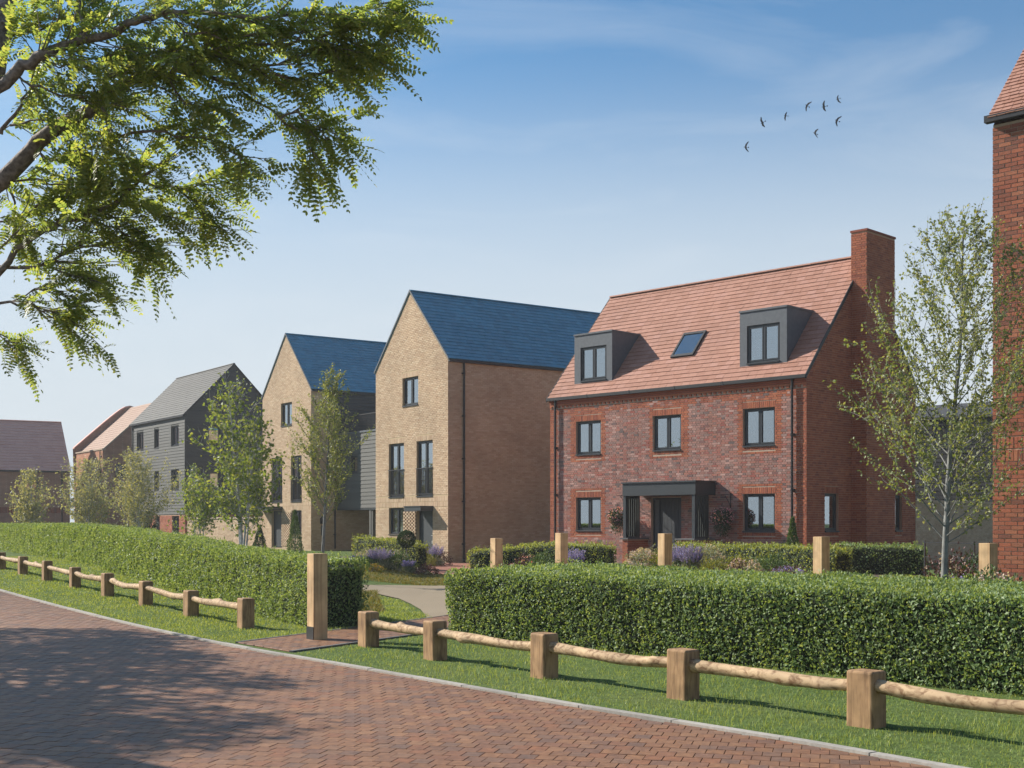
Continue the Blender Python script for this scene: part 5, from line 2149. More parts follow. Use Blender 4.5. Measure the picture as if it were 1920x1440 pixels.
tree('silver_birch_tree', -17.2, 59.0, 4.5, .06, 2.5, .16, 60, 6500, .085, 'pale_leaf', 'bark_pale', 'pale silvery young tree standing in front of the grey clad house', seed=35, rise=.98, stems=2, loose=.16)
tree('silver_birch_tree', -21.0, 63.0, 4.4, .07, 2.6, .15, 56, 6200, .09, 'pale_leaf', 'bark_pale', 'broad pale young tree standing before the orange brick house', seed=36, rise=.9, stems=3, loose=.16)
tree('young_roadside_tree', -26.4, 70.0, 4.2, .07, 1.8, .2, 44, 3000, .12, 'pale_leaf', 'bark_pale', 'small rounded tree with forked pale stems before the brown brick house', seed=37, rise=.85, stems=3, loose=.16)
tree('evergreen_tree', -31.2, 97.5, 7.6, .12, 2.6, .1, 46, 5000, .28, 'dark_leaf', 'bark_dark', 'dark evergreen seen in the gap between the brown house and the orange brick house', seed=38, rise=.7)
tree('dark_shrub', -19.2, 66.0, 1.9, .05, 1.25, .05, 40, 3600, .10, 'dark_leaf', 'bark_dark', 'dark green bush at the foot of the silvery trees beside the grey clad house', 'shrub', seed=39, rise=.8, stems=3)


# ---- conifers, shrubs and flowers of the front gardens
def conifer(x, y, h, r, label, seed, z=None, m='conifer'):
    rng = np.random.default_rng(seed)
    z0 = float(gz(x, y)) if z is None else z
    rt = root('cone_conifer', (x, y, z0), label, 'shrub', 'cone shaped conifers by the doors')
    mb = MB(); mb.tube([(x, y, z0 - .05), (x, y, z0 + h * .9)], [.03, .008], 6); mb.build('trunk', M['bark_dark'], rt)
    n = 2600
    q = rng.uniform(0, 1, n) ** 1.35
    an = rng.uniform(0, 6.28, n)
    rr = r * (1 - q) ** .8 * (.75 + .25 * np.minimum(1, q * 8)) * (1 + .13 * np.sin(an * 3 + q * 17) + .08 * np.sin(an * 7 - q * 31)) * rng.uniform(.72, 1.04, n)
    P = np.stack([x + rr * np.cos(an), y + rr * np.sin(an), z0 + .04 + q * h * .97], 1)
    Nv = np.stack([np.cos(an), np.sin(an), np.full(n, .3)], 1)
    D = unitv(Nv * .6 + np.array((0, 0, 1.0)) + rand_dirs(n, rng) * .45)
    V, F = leaves(P, D, rand_dirs(n, rng), .085 * rng.uniform(.6, 1.2, n), .035, .1)
    leaf_obj('crown', V, F, M[m], rt)


def at(px, d): return ((px - 960) / FPX * d, d)


conifer(*at(487, 62.0), 1.25, .36, 'small dark cone conifer standing alone by the garden wall end of the tan house', 51, m='dark_leaf')
conifer(*at(553, 55.0), 1.95, .36, 'slim cone conifer before the brick lattice of the half hidden tan house', 52)
conifer(*at(1486, 36.5), 1.55, .26, 'slim cone conifer under the downpipe at the red house corner', 53)


def ball_tree():
    x, y = at(762, 41.8)
    z = float(gz(x, y))
    rng = np.random.default_rng(54)
    rt = root('ball_topiary', (x, y, z), 'clipped ball topiary on a thin stem beside the grey door of the tan house', 'topiary')
    mb = MB(); mb.tube([(x, y, z - .05), (x + .01, y, z + .85)], [.025, .02], 8); mb.build('trunk', M['bark_dark'], rt)
    n = 3000
    U = rand_dirs(n, rng)
    P = np.array((x, y, z + 1.02)) + U * np.array((.28, .28, .27)) * rng.uniform(.85, 1.03, (n, 1))
    V, F = leaves(P, unitv(U + rand_dirs(n, rng) * .8), unitv(U + rand_dirs(n, rng) * .7), .05 * rng.uniform(.7, 1.3, n), .03, .1)
    leaf_obj('crown', V, F, M['dark_leaf'], rt)


ball_tree()


def mound(px, d, rx, h, m, label, seed, n=1500, ll=.055, flower=None, fn=160, name='garden_shrub', cat='shrub', fl=.045, z=None):
    x, y = at(px, d)
    z0 = float(gz(x, y)) if z is None else z
    rng = np.random.default_rng(seed)
    rt = root(name, (x, y, z0), label, cat, 'mounded front garden shrubs')
    rd = random.Random(seed)
    mb = MB()
    for i in range(7):
        an = i * .9
        mb.tube([(x, y, z0 - .03), (x + rx * .35 * math.cos(an), y + rx * .35 * math.sin(an), z0 + h * .45), (x + rx * .6 * math.cos(an), y + rx * .6 * math.sin(an), z0 + h * .75)], [.012, .009, .004], 4, cap=False)
    mb.build('stems', M['bark_dark'], rt)
    U = rand_dirs(n, rng); U[:, 2] = np.abs(U[:, 2])
    k = 1 + .22 * np.sin(U[:, 0] * 5 + seed) * np.sin(U[:, 1] * 6 + seed * 2) + .12 * np.sin(U @ np.array((9, 7, 11.)))
    P = np.array((x, y, z0)) + U * np.array((rx, rx, h)) * (k * rng.uniform(.62, 1.02, n) ** .6)[:, None]
    D = unitv(U + rand_dirs(n, rng) * .8 + np.array((0, 0, .3)))
    V, F = leaves(P, D, unitv(U + rand_dirs(n, rng)), ll * rng.uniform(.6, 1.3, n), ll * .5, .12)
    leaf_obj('foliage', V, F, M[m], rt)
    if flower:
        U = rand_dirs(fn, rng); U[:, 2] = np.abs(U[:, 2]) * .8 + .2
        U = unitv(U)
        P = np.array((x, y, z0)) + U * np.array((rx, rx, h)) * rng.uniform(.96, 1.1, (fn, 1))
        Q = np.repeat(P, 5, 0) + rng.normal(0, fl * .3, (fn * 5, 3))
        V, F = leaves(Q, unitv(rand_dirs(fn * 5, rng) + np.array((0, 0, .5))), rand_dirs(fn * 5, rng), fl, fl * .7, .1)
        leaf_obj('flowers', V, F, M[flower], rt)


def lavender(px, d, rx, h, label, seed, spikes=90, z=None):
    x, y = at(px, d)
    z0 = float(gz(x, y)) if z is None else z
    rng = np.random.default_rng(seed)
    rt = root('lavender_plant', (x, y, z0), label, 'flowers', 'purple spiked flower clumps')
    n = 1100
    U = rand_dirs(n, rng); U[:, 2] = np.abs(U[:, 2])
    P = np.array((x, y, z0)) + U * np.array((rx * .9, rx * .9, h * .5)) * rng.uniform(.4, 1, (n, 1))
    V, F = leaves(P, unitv(U + np.array((0, 0, 1.2)) + rand_dirs(n, rng) * .4), rand_dirs(n, rng), .10 * rng.uniform(.7, 1.2, n), .022, .1)
    leaf_obj('foliage', V, F, M['silver_leaf' if seed % 2 else 'conifer'], rt)
    mb = MB()
    PP, DD = [], []
    for i in range(spikes):
        an, q = rng.uniform(0, 6.28), rng.uniform(0, 1) ** .5
        b = Vector((x + rx * .45 * q * math.cos(an), y + rx * .45 * q * math.sin(an), z0 + h * .3))
        hh = h * rng.uniform(.72, 1.05) * (1 - .18 * q)
        t = Vector((x + rx * .95 * q * math.cos(an), y + rx * .95 * q * math.sin(an), z0 + hh))
        mb.tube([b, t], [.005, .003], 3, cap=False)
        for k in range(18):
            u = .45 + .55 * k / 17
            p = b.lerp(t, u)
            for s in range(2):
                PP.append(tuple(p)); DD.append((rng.normal(), rng.normal(), .6))
    mb.build('stems', M['conifer'], rt)
    PP, DD = np.array(PP), unitv(np.array(DD))
    V, F = leaves(PP, DD, rand_dirs(len(PP), rng), .034 * rng.uniform(.6, 1.2, len(PP)), .02, .1)
    leaf_obj('flower_spikes', V, F, M['lavender'], rt)


# bed before the tan house
lavender(713, 40.2, .52, .70, 'tall purple lavender clump in the middle of the bed before the tan house', 61, 110)
lavender(672, 39.4, .34, .40, 'low purple lavender clump beside the end of the long hedge', 63, 60)
lavender(776, 47.6, .42, .82, 'purple flower clump under the ball topiary of the tan house', 65, 80)
lavender(812, 47.2, .45, .84, 'purple flower clump directly before the grey door of the tan house', 67, 90)
lavender(766, 39.6, .26, .44, 'narrow purple flower clump beside the red paved driveway', 69, 50)
mound(690, 41.8, .55, .50, 'silver_leaf', 'grey green shrub with pale flowers behind the tall lavender clump', 71, flower='pale_flower', fn=50)
mound(745, 40.6, .50, .55, 'conifer', 'mid green leafy shrub right of the tall lavender clump', 72, 2000, .07, 'pale_flower', 30)
mound(738, 42.6, .45, .55, 'silver_leaf', 'grey leaved shrub below the low hedge of the tan house', 73)
mound(686, 39.0, .34, .32, 'conifer', 'small green shrub between two lavender clumps', 74, 1200, .06)
mound(800, 39.0, .36, .30, 'purple_leaf', 'low dark purple shrub at the edge of the red paved driveway', 75, 1300, .045)
mound(793, 46.4, .42, .55, 'lime_leaf', 'lime green shrub before the grey door of the tan house', 76, 1700, .05)
mound(826, 47.8, .42, .50, 'purple_leaf', 'dark maroon shrub at the corner of the tan house', 77, 1400, .055)
mound(693, 37.6, .45, .22, 'lime_leaf', 'low yellow flowering cushion on the dry grass beside the resin path', 78, 700, .05, 'yellow_flower', 160, 'flower_cushion', 'flowers', .03)
# bed before the red house
mound(988, 35.2, .5, .55, 'purple_leaf', 'low purple brown shrub between the two bollards before the red house', 81, 1500, .05, 'pink_flower', 40)
mound(1017, 34.6, .42, .6, 'conifer', 'dark green shrub just left of the second bollard', 82, 1500, .06)
lavender(1078, 34.2, .32, .78, 'purple lavender clump right of the bollard before the red house downpipe', 83, 80)
mound(1206, 34.0, .52, .68, 'silver_leaf', 'grey shrub covered in pale pink flower heads before the porch step', 84, 2000, .05, 'pale_flower', 220)
mound(1237, 33.6, .3, .72, 'lime_leaf', 'yellow green shrub half behind the bollard at the porch', 85, 1100, .06)
lavender(1268, 33.2, .34, .92, 'tall purple lavender just right of the porch bollard', 87, 85)
lavender(1294, 32.6, .36, .90, 'tall purple lavender, second one from the porch bollard', 89, 95)
mound(1330, 32.8, .48, .82, 'silver_leaf', 'silver green shrub with round heads beside the tall lavender', 90, 2100, .055, 'pale_flower', 60)
mound(1338, 31.6, .38, .5, 'lime_leaf', 'lime green shrub in the centre of the red house bed', 91, 1500, .05)
mound(1383, 31.8, .42, .55, 'lime_leaf', 'larger lime green shrub right of centre in the red house bed', 92, 1500, .05)
mound(1384, 30.2, .30, .52, 'purple_leaf', 'dark purple shrub with pale heads in the red house bed', 93, 1300, .045, 'pale_flower', 90)
mound(1412, 29.9, .25, .50, 'silver_leaf', 'small silver shrub right of the dark purple one', 94, 1000, .045, 'pale_flower', 60)
mound(1447, 30.6, .62, .60, 'conifer', 'wide green shrub below the hedge of the red house', 95, 2600, .06)
mound(1476, 28.6, .52, .40, 'purple_leaf', 'wide low dark shrub with lilac flowers beside the right bollard', 96, 1900, .05, 'lavender', 120)
# bed at the railing, right
mound(1745, 19.6, .34, .64, 'conifer', 'low green plant at the foot of the sapling', 97, 1100, .06)
lavender(1802, 20.4, .26, .72, 'pale lilac flower clump right of the sapling trunk', 98, 60)
mound(1858, 19.6, .62, .74, 'conifer', 'leafy shrub with round cream flower heads at the foot of the tall brick house', 99, 2600, .07, 'pale_flower', 130)
mound(1915, 19.2, .42, .62, 'silver_leaf', 'grey lilac shrub at the picture edge before the tall brick house', 100, 1500, .06, 'lavender', 140)
mound(1785, 23.4, .62, .85, 'purple_leaf', 'loose reddish shrub behind the black railing', 101, 900, .07, 'pale_flower', 30)
mound(1822, 24.2, .55, .8, 'dark_leaf', 'dark leafy shrub behind the black railing next to the bollard', 102, 1400, .07)


# ---- hanging baskets and their brackets
def basket(s, z, o, label, seed):
    b = RED_FR.p(s, z, o)
    rt = root('hanging_basket', b, label, 'hanging basket', 'flower baskets hung beside the porch')
    rng = np.random.default_rng(seed)
    mb = MB()
    for i in range(4):
        an = i * math.pi / 2 + .4
        mb.tube([(b[0] + .17 * math.cos(an), b[1] + .17 * math.sin(an), z), (b[0], b[1], z + .5)], [.004, .004], 4, cap=False)
    mb.build('chain', M['black_metal'], rt)
    mb = MB()
    for k in range(5):
        pass
    mb.tube([(b[0], b[1], z - .19), (b[0], b[1], z - .1), (b[0], b[1], z)], [.06, .15, .19], 14)
    mb.build('bowl', M['terracotta'], rt)
    n = 2600
    U = rand_dirs(n, rng)
    P = np.array((b[0], b[1], z + .02)) + U * np.array((.36, .36, .30)) * rng.uniform(.6, 1.05, (n, 1))
    dr = (rng.uniform(0, 1, n) < .3)
    P[dr, 2] -= rng.uniform(.1, .42, dr.sum()); P[dr, :2] = np.array(b[:2]) + (P[dr, :2] - np.array(b[:2])) * .8
    V, F = leaves(P, unitv(rand_dirs(n, rng) + np.array((0, 0, -.4))), rand_dirs(n, rng), .06 * rng.uniform(.6, 1.3, n), .034, .15)
    leaf_obj('foliage', V, F, M['dark_leaf'], rt)
    n = 420
    U = rand_dirs(n, rng)
    P = np.array((b[0], b[1], z + .03)) + U * np.array((.36, .36, .30)) * rng.uniform(.95, 1.1, (n, 1))
    V, F = leaves(P, rand_dirs(n, rng), rand_dirs(n, rng), .05, .042, .1)
    leaf_obj('flowers', V, F, M['pink_flower'], rt)
    # iron bracket on the wall
    r2 = root('basket_bracket', RED_FR.p(s, z + .5, 0), 'black iron wall bracket that carries the ' + label[len('hanging '):], 'bracket', 'iron basket brackets')
    mb = MB()
    mb.tube([RED_FR.p(s, z + .3, .025), RED_FR.p(s, z + .82, .025)], [.014, .014], 6)
    mb.tube([RED_FR.p(s, z + .75, .03), RED_FR.p(s, z + .76, o * .5), RED_FR.p(s, z + .74, o + .06)], [.012] * 3, 6)
    mb.build('bracket_arm', M['black_metal'], r2)
    mb = MB()
    mb.tube([RED_FR.p(s, z + .36, .03), RED_FR.p(s, z + .52, .14), RED_FR.p(s, z + .73, .34)], [.010] * 3, 6)
    mb.build('brace', M['black_metal'], r2)


basket(3.72, 1.84, .5, 'hanging flower basket with pink blooms left of the porch', 111)
basket(8.18, 1.80, .5, 'hanging flower basket with cream blooms right of the porch', 112)


# ---- black railing by the sapling
def railing():
    a, b = (8.25, 25.4), (9.0, 23.1)
    fr = Fr(a[0], a[1], b[0] - a[0] + 1.6, b[1] - a[1])
    a = at(1733, 25.8); b = at(1853, 24.4)
    fr = Fr(a[0], a[1], b[0] - a[0], b[1] - a[1])
    L = math.dist(a, b)
    z = float(gz(*a))
    rt = root('black_railing', (a[0], a[1], z), 'low black metal railing with two rails between the sapling and the bollard', 'railing')
    for x in (0, L * .78, L):
        mb = MB(); mb.fbox(fr, x, x + .03, z - .1, z + 1.05, -.015, .015); mb.build('post', M['black_metal'], rt)
    for zz in (1.03, .74, .2):
        mb = MB(); mb.fbox(fr, .032, L, z + zz - .022, z + zz, -.012, .012); mb.build('rail', M['black_metal'], rt)


railing()


# ---- birds
def bird_mesh(seed, flap, sweep):
    V, F = [], []
    n = 8
    prof = [(-.17, .004), (-.12, .018), (-.05, .036), (.04, .038), (.10, .026), (.14, .022), (.17, .004)]
    for x, r in prof:
        for j in range(n):
            w = 6.283 * j / n
            V.append((x, r * math.cos(w), r * math.sin(w) * .9))
    for i in range(len(prof) - 1):
        for j in range(n):
            j2 = (j + 1) % n
            F.append((i * n + j, i * n + j2, (i + 1) * n + j2, (i + 1) * n + j))
    for s in (-1, 1):
        k = len(V)
        t = .010
        pts = [(.08, .02, .015), (-.06, .02, .012), (.10 - sweep * .3, .20, .02 + .20 * flap), (-.05 - sweep * .3, .19, .02 + .19 * flap), (-.02 - sweep, .42, .01 + .36 * flap), (-.07 - sweep, .38, .01 + .34 * flap)]
        for p in pts: V.append((p[0], p[1] * s, p[2] + t))
        for p in pts: V.append((p[0], p[1] * s, p[2]))
        for q in ((0, 2, 3, 1), (2, 4, 5, 3)): F.append(tuple(k + i for i in q)); F.append(tuple(k + 6 + i for i in q[::-1]))
        for q in ((0, 2), (2, 4), (4, 5), (5, 3), (3, 1)): F.append((k + q[0], k + q[1], k + 6 + q[1], k + 6 + q[0]))
    k = len(V)
    V += [(-.15, 0, .008), (-.27, .06, .006), (-.28, 0, .006), (-.27, -.06, .006), (-.15, 0, -.004), (-.27, .06, 0), (-.28, 0, 0), (-.27, -.06, 0)]
    F += [(k, k + 1, k + 2, k + 3), (k + 7, k + 6, k + 5, k + 4)]
    me = bpy.data.meshes.new('bird')
    me.from_pydata(V, [], F); me.materials.append(M['bird']); me.update()
    return me


BIRDS = [(1398, 276, .5, .12, 40, -30, 25, 'lowest bird of the flock, flying alone below the others'), (1430, 230, .35, .05, 80, 5, 80, 'bird second lowest in the loose flock, wings straight up and down'),
         (1473, 217, .7, .02, 85, -8, 95, 'pale bird with wings raised, third along the rising flock'), (1513, 198, .25, .10, 60, -30, 70, 'bird with one long wing raised, at the top middle of the flock'),
         (1545, 200, .3, .06, 75, -10, 80, 'small bird flying between two others at the top of the flock'), (1571, 186, .3, .12, 80, -15, 75, 'highest bird of the flock with a long raised wing'),
         (1569, 226, .4, .14, 65, -20, 70, 'bird with swept wings just below the highest one'), (1528, 250, .3, .14, 60, -35, 72, 'bird with swept wings flying beneath the main group')]
for i, (px, py, fl, sw, a, b, c, lab) in enumerate(BIRDS):
    o = link_mesh('bird', bird_mesh(i, fl, sw), None, P3(px, py, 62 + 3 * (i % 3)))
    o.rotation_euler = (R(a), R(b * .4), R(180 + b))
    o.scale = (.62 * (1 + .12 * math.sin(i * 2.1)),) * 3
    o.rotation_euler.y += .5 * math.sin(i * 1.7)
    o.rotation_euler.x += .35 * math.cos(i * 2.3)
    tag(o, lab, 'bird', 'birds flying over the red house')


# ---- the big locust tree at the side of the road
def locust():
    rd = random.Random(5)
    rng = np.random.default_rng(5)
    base = Vector((-9.0, 13.4, float(gz(-9, 13.4))))
    rt = root('locust_tree', base, 'large locust tree with rough dark limbs and feathery leaves hanging over the road', 'tree')
    tr, br = Tubes(), Tubes()
    fork = Vector((-8.9, 13.2, 3.2))
    tr.add([base - Vector((0, 0, .2)), base.lerp(fork, .35) + Vector((.05, .04, 0)), base.lerp(fork, .7), fork], .34, .24, 16)
    lines = []

    def pxline(pts, d0, d1):
        n = len(pts)
        return [Vector(P3(p[0], p[1], d0 + (d1 - d0) * i / (n - 1))) for i, p in enumerate(pts)]

    def refine(pts, k=3, w=.012):
        out = []
        for i in range(len(pts) - 1):
            for j in range(k):
                q = pts[i].lerp(pts[i + 1], j / k)
                out.append(q + Vector((rd.gauss(0, w), rd.gauss(0, w), rd.gauss(0, w))) * (1 if j else .3))
        out.append(pts[-1])
        return out

    def limb(px, d0, d1, r0, r1, start=None, sides=9):
        pts = pxline(px, d0, d1)
        if start is not None: pts = [start, Vector((-8.7, 11.6, start.z + .45)), Vector((-7.6, 10.5, .5 * (start.z + .6) + .5 * pts[0].z))] + pts
        pts = refine(pts)
        r0 *= .72
        (tr if r0 > .022 else br).add(pts, r0, r1, sides)
        return pts

    M1 = limb([(-30, 365), (60, 280), (112, 235), (186, 194), (215, 170), (250, 150), (300, 139), (350, 135), (395, 138)], 9.6, 9.2, .13, .018, fork)
    M2 = limb([(-25, 185), (30, 132), (70, 106), (120, 84), (165, 70), (225, 60), (270, 34), (320, 22), (380, 23), (465, 33), (540, 28), (600, 22)], 9.0, 8.6, .085, .008, fork + Vector((.1, .1, .3)))
    M3 = limb([(-40, 230), (-12, 120), (4, 40), (14, -60), (20, -260)], 9.2, 9.6, .17, .07, fork + Vector((0, 0, .4)))
    M4 = limb([(-30, 545), (30, 466), (70, 440), (110, 416), (160, 402), (210, 386), (250, 352), (310, 300)], 9.9, 9.6, .05, .012, fork)
    M5 = limb([(-30, 504), (30, 502), (80, 497), (110, 482), (150, 462), (215, 455)], 10.0, 9.8, .03, .008, fork)
    M6 = limb([(-40, 575), (20, 566), (60, 570), (110, 588)], 9.9, 9.8, .025, .008, fork)
    subs = [
        (M1, [(395, 138), (430, 156), (480, 184), (545, 222), (590, 240)], 9.2, 9.0, .016),
        (M1, [(545, 222), (580, 205), (600, 240), (606, 285), (600, 318)], 9.0, 8.9, .009),
        (M1, [(590, 240), (620, 235), (640, 270)], 9.0, 8.9, .006),
        (M1, [(190, 188), (200, 146), (240, 126), (300, 129), (370, 118), (405, 95)], 9.4, 9.0, .03),
        (M1, [(240, 126), (282, 100), (322, 95), (390, 82)], 9.3, 9.0, .02),
        (M1, [(390, 82), (430, 86), (500, 84), (560, 82), (640, 66), (720, 45), (770, 20)], 9.0, 8.4, .015),
        (M1, [(405, 95), (440, 112), (480, 128), (560, 145), (620, 140), (680, 128), (730, 114), (768, 132)], 9.0, 8.6, .014),
        (M1, [(480, 128), (540, 120), (600, 105), (680, 75), (740, 80), (775, 60)], 8.9, 8.5, .01),
        (M1, [(190, 200), (205, 238), (208, 256), (180, 268), (140, 285)], 9.4, 9.2, .016),
        (M1, [(208, 256), (270, 250), (330, 256), (400, 262), (440, 284), (476, 306)], 9.3, 9.0, .012),
        (M1, [(300, 139), (350, 190), (380, 200), (430, 205)], 9.2, 9.0, .009),
        (M2, [(600, 22), (660, 25), (730, 15), (775, 6)], 8.6, 8.4, .009),
        (M2, [(370, 50), (400, 35), (415, 15), (430, -30)], 8.8, 8.9, .012),
        (M2, [(150, 74), (155, 40), (150, 10), (140, -40)], 8.9, 9.1, .02),
        (M2, [(465, 33), (520, 55), (600, 60), (660, 90), (700, 100)], 8.7, 8.6, .008),
        (M2, [(300, 26), (350, 60), (420, 70), (500, 60)], 8.8, 8.7, .008),
        (M4, [(250, 352), (300, 372), (345, 374), (400, 368), (445, 362)], 9.89, 9.75, .011),
        (M4, [(330, 374), (365, 395), (395, 420), (415, 448)], 9.88, 9.75, .008),
        (M4, [(210, 388), (260, 408), (310, 425), (360, 450)], 9.89, 9.75, .009),
        (M4, [(110, 416), (180, 425), (230, 450), (265, 475)], 9.90, 9.75, .008),
        (M5, [(80, 497), (120, 515), (160, 530), (192, 545)], 9.91, 9.75, .008),
        (M5, [(215, 455), (240, 470), (262, 482), (270, 520)], 9.90, 9.75, .006),
        (M5, [(0, 470), (30, 440), (60, 400), (110, 380)], 9.90, 9.75, .012),
        (M6, [(20, 566), (60, 545), (90, 540), (105, 548)], 9.93, 9.75, .007),
        (M6, [(-30, 600), (10, 640), (35, 655)], 9.93, 9.75, .007),
        (M6, [(60, 570), (100, 590), (128, 606)], 9.93, 9.75, .006),
        (M2, [(30, 132), (60, 160), (110, 180), (170, 182), (230, 190)], 9.0, 8.9, .010),
        (M2, [(-20, 175), (20, 70), (60, 25), (115, -20)], 9.1, 9.2, .014),
        (M2, [(70, 106), (110, 128), (170, 122), (235, 104)], 9.0, 8.9, .008),
        (M1, [(-25, 350), (50, 338), (120, 345), (190, 335)], 9.7, 9.6, .012),
        (M1, [(112, 235), (128, 262), (150, 300), (152, 340)], 9.6, 9.6, .009),
        (M3, [(4, 40), (50, 60), (100, 45), (160, 30)], 9.3, 9.2, .014),
        (M6, [(-30, 420), (40, 405), (90, 372), (150, 350)], 9.8, 9.7, .010),
        (M1, [(0, 250), (30, 215), (55, 170), (62, 130)], 9.8, 9.7, .02),
        (M1, [(20, 235), (80, 225), (140, 222)], 9.7, 9.5, .01),
        (M1, [(60, 280), (100, 300), (160, 310), (220, 300), (290, 320)], 9.8, 9.6, .012),
        (M1, [(0, 330), (30, 380), (32, 430), (30, 460)], 10.0, 10.0, .014),
    ]
    allpts = [list(m) for m in (M1, M2, M4, M5, M6)]
    for parent, px, d0, d1, r0 in subs:
        low = parent is M4 or parent is M5
        px = [(x - max(0, x - 300) * .075 - (6 if low else 0), y - (min(22, max(0, x - 60) * .12) if low else 0)) for x, y in px]
        pts = refine(pxline(px, d0, d1), 3, .014)
        br.add(pts, r0, .003, 6)
        allpts.append(pts)
    # leafy side shoots
    shoots = []
    for pts in allpts[:5]:
        for i in range(14, len(pts) - 1):
            for _ in range(1 if i > 20 else 2):
                p = pts[i].lerp(pts[i + 1], rd.random())
                t = (pts[i + 1] - pts[i]).normalized()
                shoots.append((p, t, rd.uniform(.35, .85)))
    for pts in allpts[5:]:
        tot = sum((b - a).length for a, b in zip(pts, pts[1:]))
        m = len(pts)
        for i in range(m - 1):
            dens = 1
            for _ in range(dens):
                if i > m * .75 and rd.random() < .35: continue
                p = pts[i].lerp(pts[i + 1], rd.random())
                t = (pts[i + 1] - pts[i]).normalized()
                shoots.append((p, t, rd.uniform(.15, .42) * (1 - .45 * i / m)))
        lines.append(pts[max(0, m // 3):])
    for p, t, L in shoots:
        an = rd.uniform(0, 6.28)
        d = t * .9 + Vector((math.cos(an) * .6, math.sin(an) * .6, rd.uniform(-.4, .4)))
        d.x += .3
        pts = curve(p, d, L, 5, rd, up=.0, wig=.12)
        br.add(pts, .006, .002, 4)
        lines.append(pts)
    # the rest of the crown, to the left of the picture; it shades the near side of the road
    sxy = (SUN_DIR.x / SUN_DIR.z, SUN_DIR.y / SUN_DIR.z)
    edge_y = [1180, 1200, 1240, 1280, 1310, 1335, 1370, 1400, 1425, 1460, 2400]
    edge_x = [250, 380, 420, 560, 600, 640, 590, 450, 330, 280, -400]

    def shade_ok(p, margin=0.0):
        gx, gy = p[0] - sxy[0] * p[2], p[1] - sxy[1] * p[2]
        if gy < 2: return False
        if gx < -.46 * gy: return True
        px, py = 960 + FPX * gx / gy, HOR + FPX * EYE / gy
        return py > 1180 and px < np.interp(py, edge_y, edge_x) - margin

    big = []
    tries = 0
    while len(big) < 60 and tries < 20000:
        tries += 1
        gx, gy = rd.uniform(-9.5, -1.2), rd.uniform(6.5, 19)
        z = rd.uniform(4.4, 6.8)
        tip = Vector((gx + sxy[0] * z, gy + sxy[1] * z, z))
        if tip.x > -.47 * tip.y - 1.0 or not shade_ok(tip, 60): continue
        if any((tip - q).length < .75 for q in big): continue
        mid = fork.lerp(tip, .5) + Vector((0, 0, rd.uniform(.2, .6)))
        pts = refine([fork + Vector((rd.uniform(-.1, .1), rd.uniform(-.1, .1), rd.uniform(0, .4))), mid, tip], 4, .04)
        tr.add(pts, .05, .008, 6)
        big.append(tip)
    tr.mb.build('trunk', M['bark_dark'], rt, smooth_f=True)
    br.mb.build('branches', M['bark_dark'], rt, smooth_f=True)
    # pinnate leaves
    FP, FD, FL, FS = [], [], [], []
    for pts in lines:
        for i in range(len(pts) - 1):
            a, b = pts[i], pts[i + 1]
            L = (b - a).length
            n = max(1, int(L / .112 + rd.random()))
            t = (b - a).normalized()
            for k in range(n):
                s = 1 if (k + i) % 2 else -1
                side = t.cross(Vector((0, 0, 1)))
                if side.length < .1: side = Vector((1, 0, 0))
                side.normalize()
                roll = rd.gauss(0, .9)
                d = t * rd.uniform(.75, 1.25) + (side * math.cos(roll) * s + Vector((0, 0, 1)) * math.sin(roll)) * .72 + Vector((.08, 0, -.06))
                FP.append(tuple(a.lerp(b, (k + rd.random()) / n))); FD.append(tuple(d.normalized())); FL.append(rd.uniform(.14, .25))
        e = pts[-1]
        for k in range(2):
            d = (pts[-1] - pts[-2]).normalized() + Vector((rd.gauss(0, .3), rd.gauss(0, .3), rd.gauss(-.2, .3)))
            FP.append(tuple(e)); FD.append(tuple(d.normalized())); FL.append(rd.uniform(.16, .25))
    FP, FD, FL = np.array(FP), np.array(FD), np.array(FL)
    nf = len(FP)
    K = 8
    VV, FF, base_i = [], [], 0
    rach = []
    Pn, Dn, Nn, Ln = [], [], [], []
    up = unitv(np.array((0, 0, 1.0)) + rng.normal(0, .45, (nf, 3)))
    S = unitv(np.cross(FD, up))
    U = np.cross(S, FD)
    prev = FP
    for k in range(1, K + 1):
        q = k / K
        c = FP + FD * (FL * q)[:, None] + np.array((0, 0, -1.0)) * (FL * .18 * q * q)[:, None]
        tdir = unitv(c - prev)
        prev = c
        sz = FL * .205 * (1 - .30 * q) * rng.uniform(.85, 1.12, nf)
        for s in (-1, 1):
            if k == K and s == 1:
                dd = tdir
            else:
                dd = unitv(S * s + tdir * .35 + rng.normal(0, .12, (nf, 3)))
            Pn.append(c); Dn.append(dd); Nn.append(unitv(U + rng.normal(0, .22, (nf, 3)))); Ln.append(sz)
    Pn, Dn, Nn, Ln = [np.concatenate(q) for q in (Pn, Dn, Nn, Ln)]
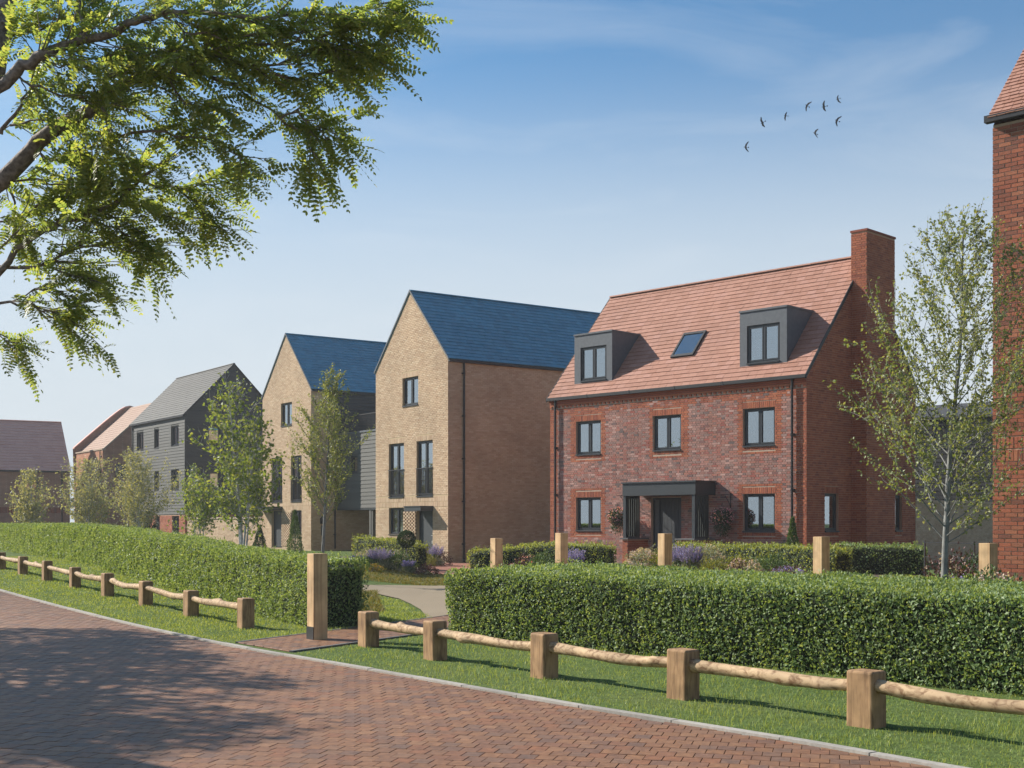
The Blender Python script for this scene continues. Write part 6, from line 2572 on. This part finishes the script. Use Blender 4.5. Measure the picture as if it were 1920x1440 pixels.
    V, F = leaves(Pn, Dn, Nn, Ln, Ln * .58, .03, six=True)
    leaf_obj('crown', V, F, M['locust_leaf'], rt)
    # leaf stalks
    W = S * .0016
    q0, q1 = FP, FP + FD * (FL * .5)[:, None] + np.array((0, 0, -1.0)) * (FL * .045)[:, None]
    q2 = FP + FD * FL[:, None] + np.array((0, 0, -1.0)) * (FL * .18)[:, None]
    V = np.stack([q0 - W, q0 + W, q1 + W, q1 - W, q2 + W * .5, q2 - W * .5], 1).reshape(-1, 3)
    k = np.arange(nf)[:, None] * 6
    F = np.concatenate([k + np.array([[0, 1, 2, 3]]), k + np.array([[3, 2, 4, 5]])], 0)
    leaf_obj('leaf_stalks', V, F, M['locust_leaf'], rt)
    # outer crown, leaf by leaf but coarser
    Q = []
    for tip in big:
        c = 330
        g = rng.normal(0, 1, (c, 3)) * np.array((.50, .50, .30)) + np.array(tuple(tip))
        Q.append(g)
    Q = np.concatenate(Q)
    Q = Q[(Q[:, 0] < -.47 * Q[:, 1] - .4)]
    Q = Q[[bool(shade_ok(q, rd.gauss(0, 30))) for q in Q]]
    n = len(Q)
    V, F = leaves(Q, unitv(rand_dirs(n, rng) + np.array((0, 0, -.3))), unitv(rand_dirs(n, rng) + np.array((0, 0, 1.2))), .17 * rng.uniform(.7, 1.3, n), .10, .06, six=True)
    leaf_obj('outer_crown', V, F, M['locust_leaf'], rt)


locust()


# ---- the thin air between the road and the far houses
def haze():
    m, nt, out = new_mat('haze')
    v = nt.nodes.new('ShaderNodeVolumePrincipled')
    v.inputs['Color'].default_value = (.93, .95, .98, 1)
    v.inputs['Density'].default_value = .00055
    v.inputs['Anisotropy'].default_value = .2
    nt.links.new(v.outputs['Volume'], out.inputs['Volume'])
    mb = MB()
    x0, x1, y0, y1, z0, z1 = -95, 80, -25, 125, -1.2, 30
    mb.hexa([(x0, y0, z0), (x1, y0, z0), (x1, y1, z0), (x0, y1, z0), (x0, y0, z1), (x1, y0, z1), (x1, y1, z1), (x0, y1, z1)])
    tag(mb.build('haze', m), kind='stuff')


haze()
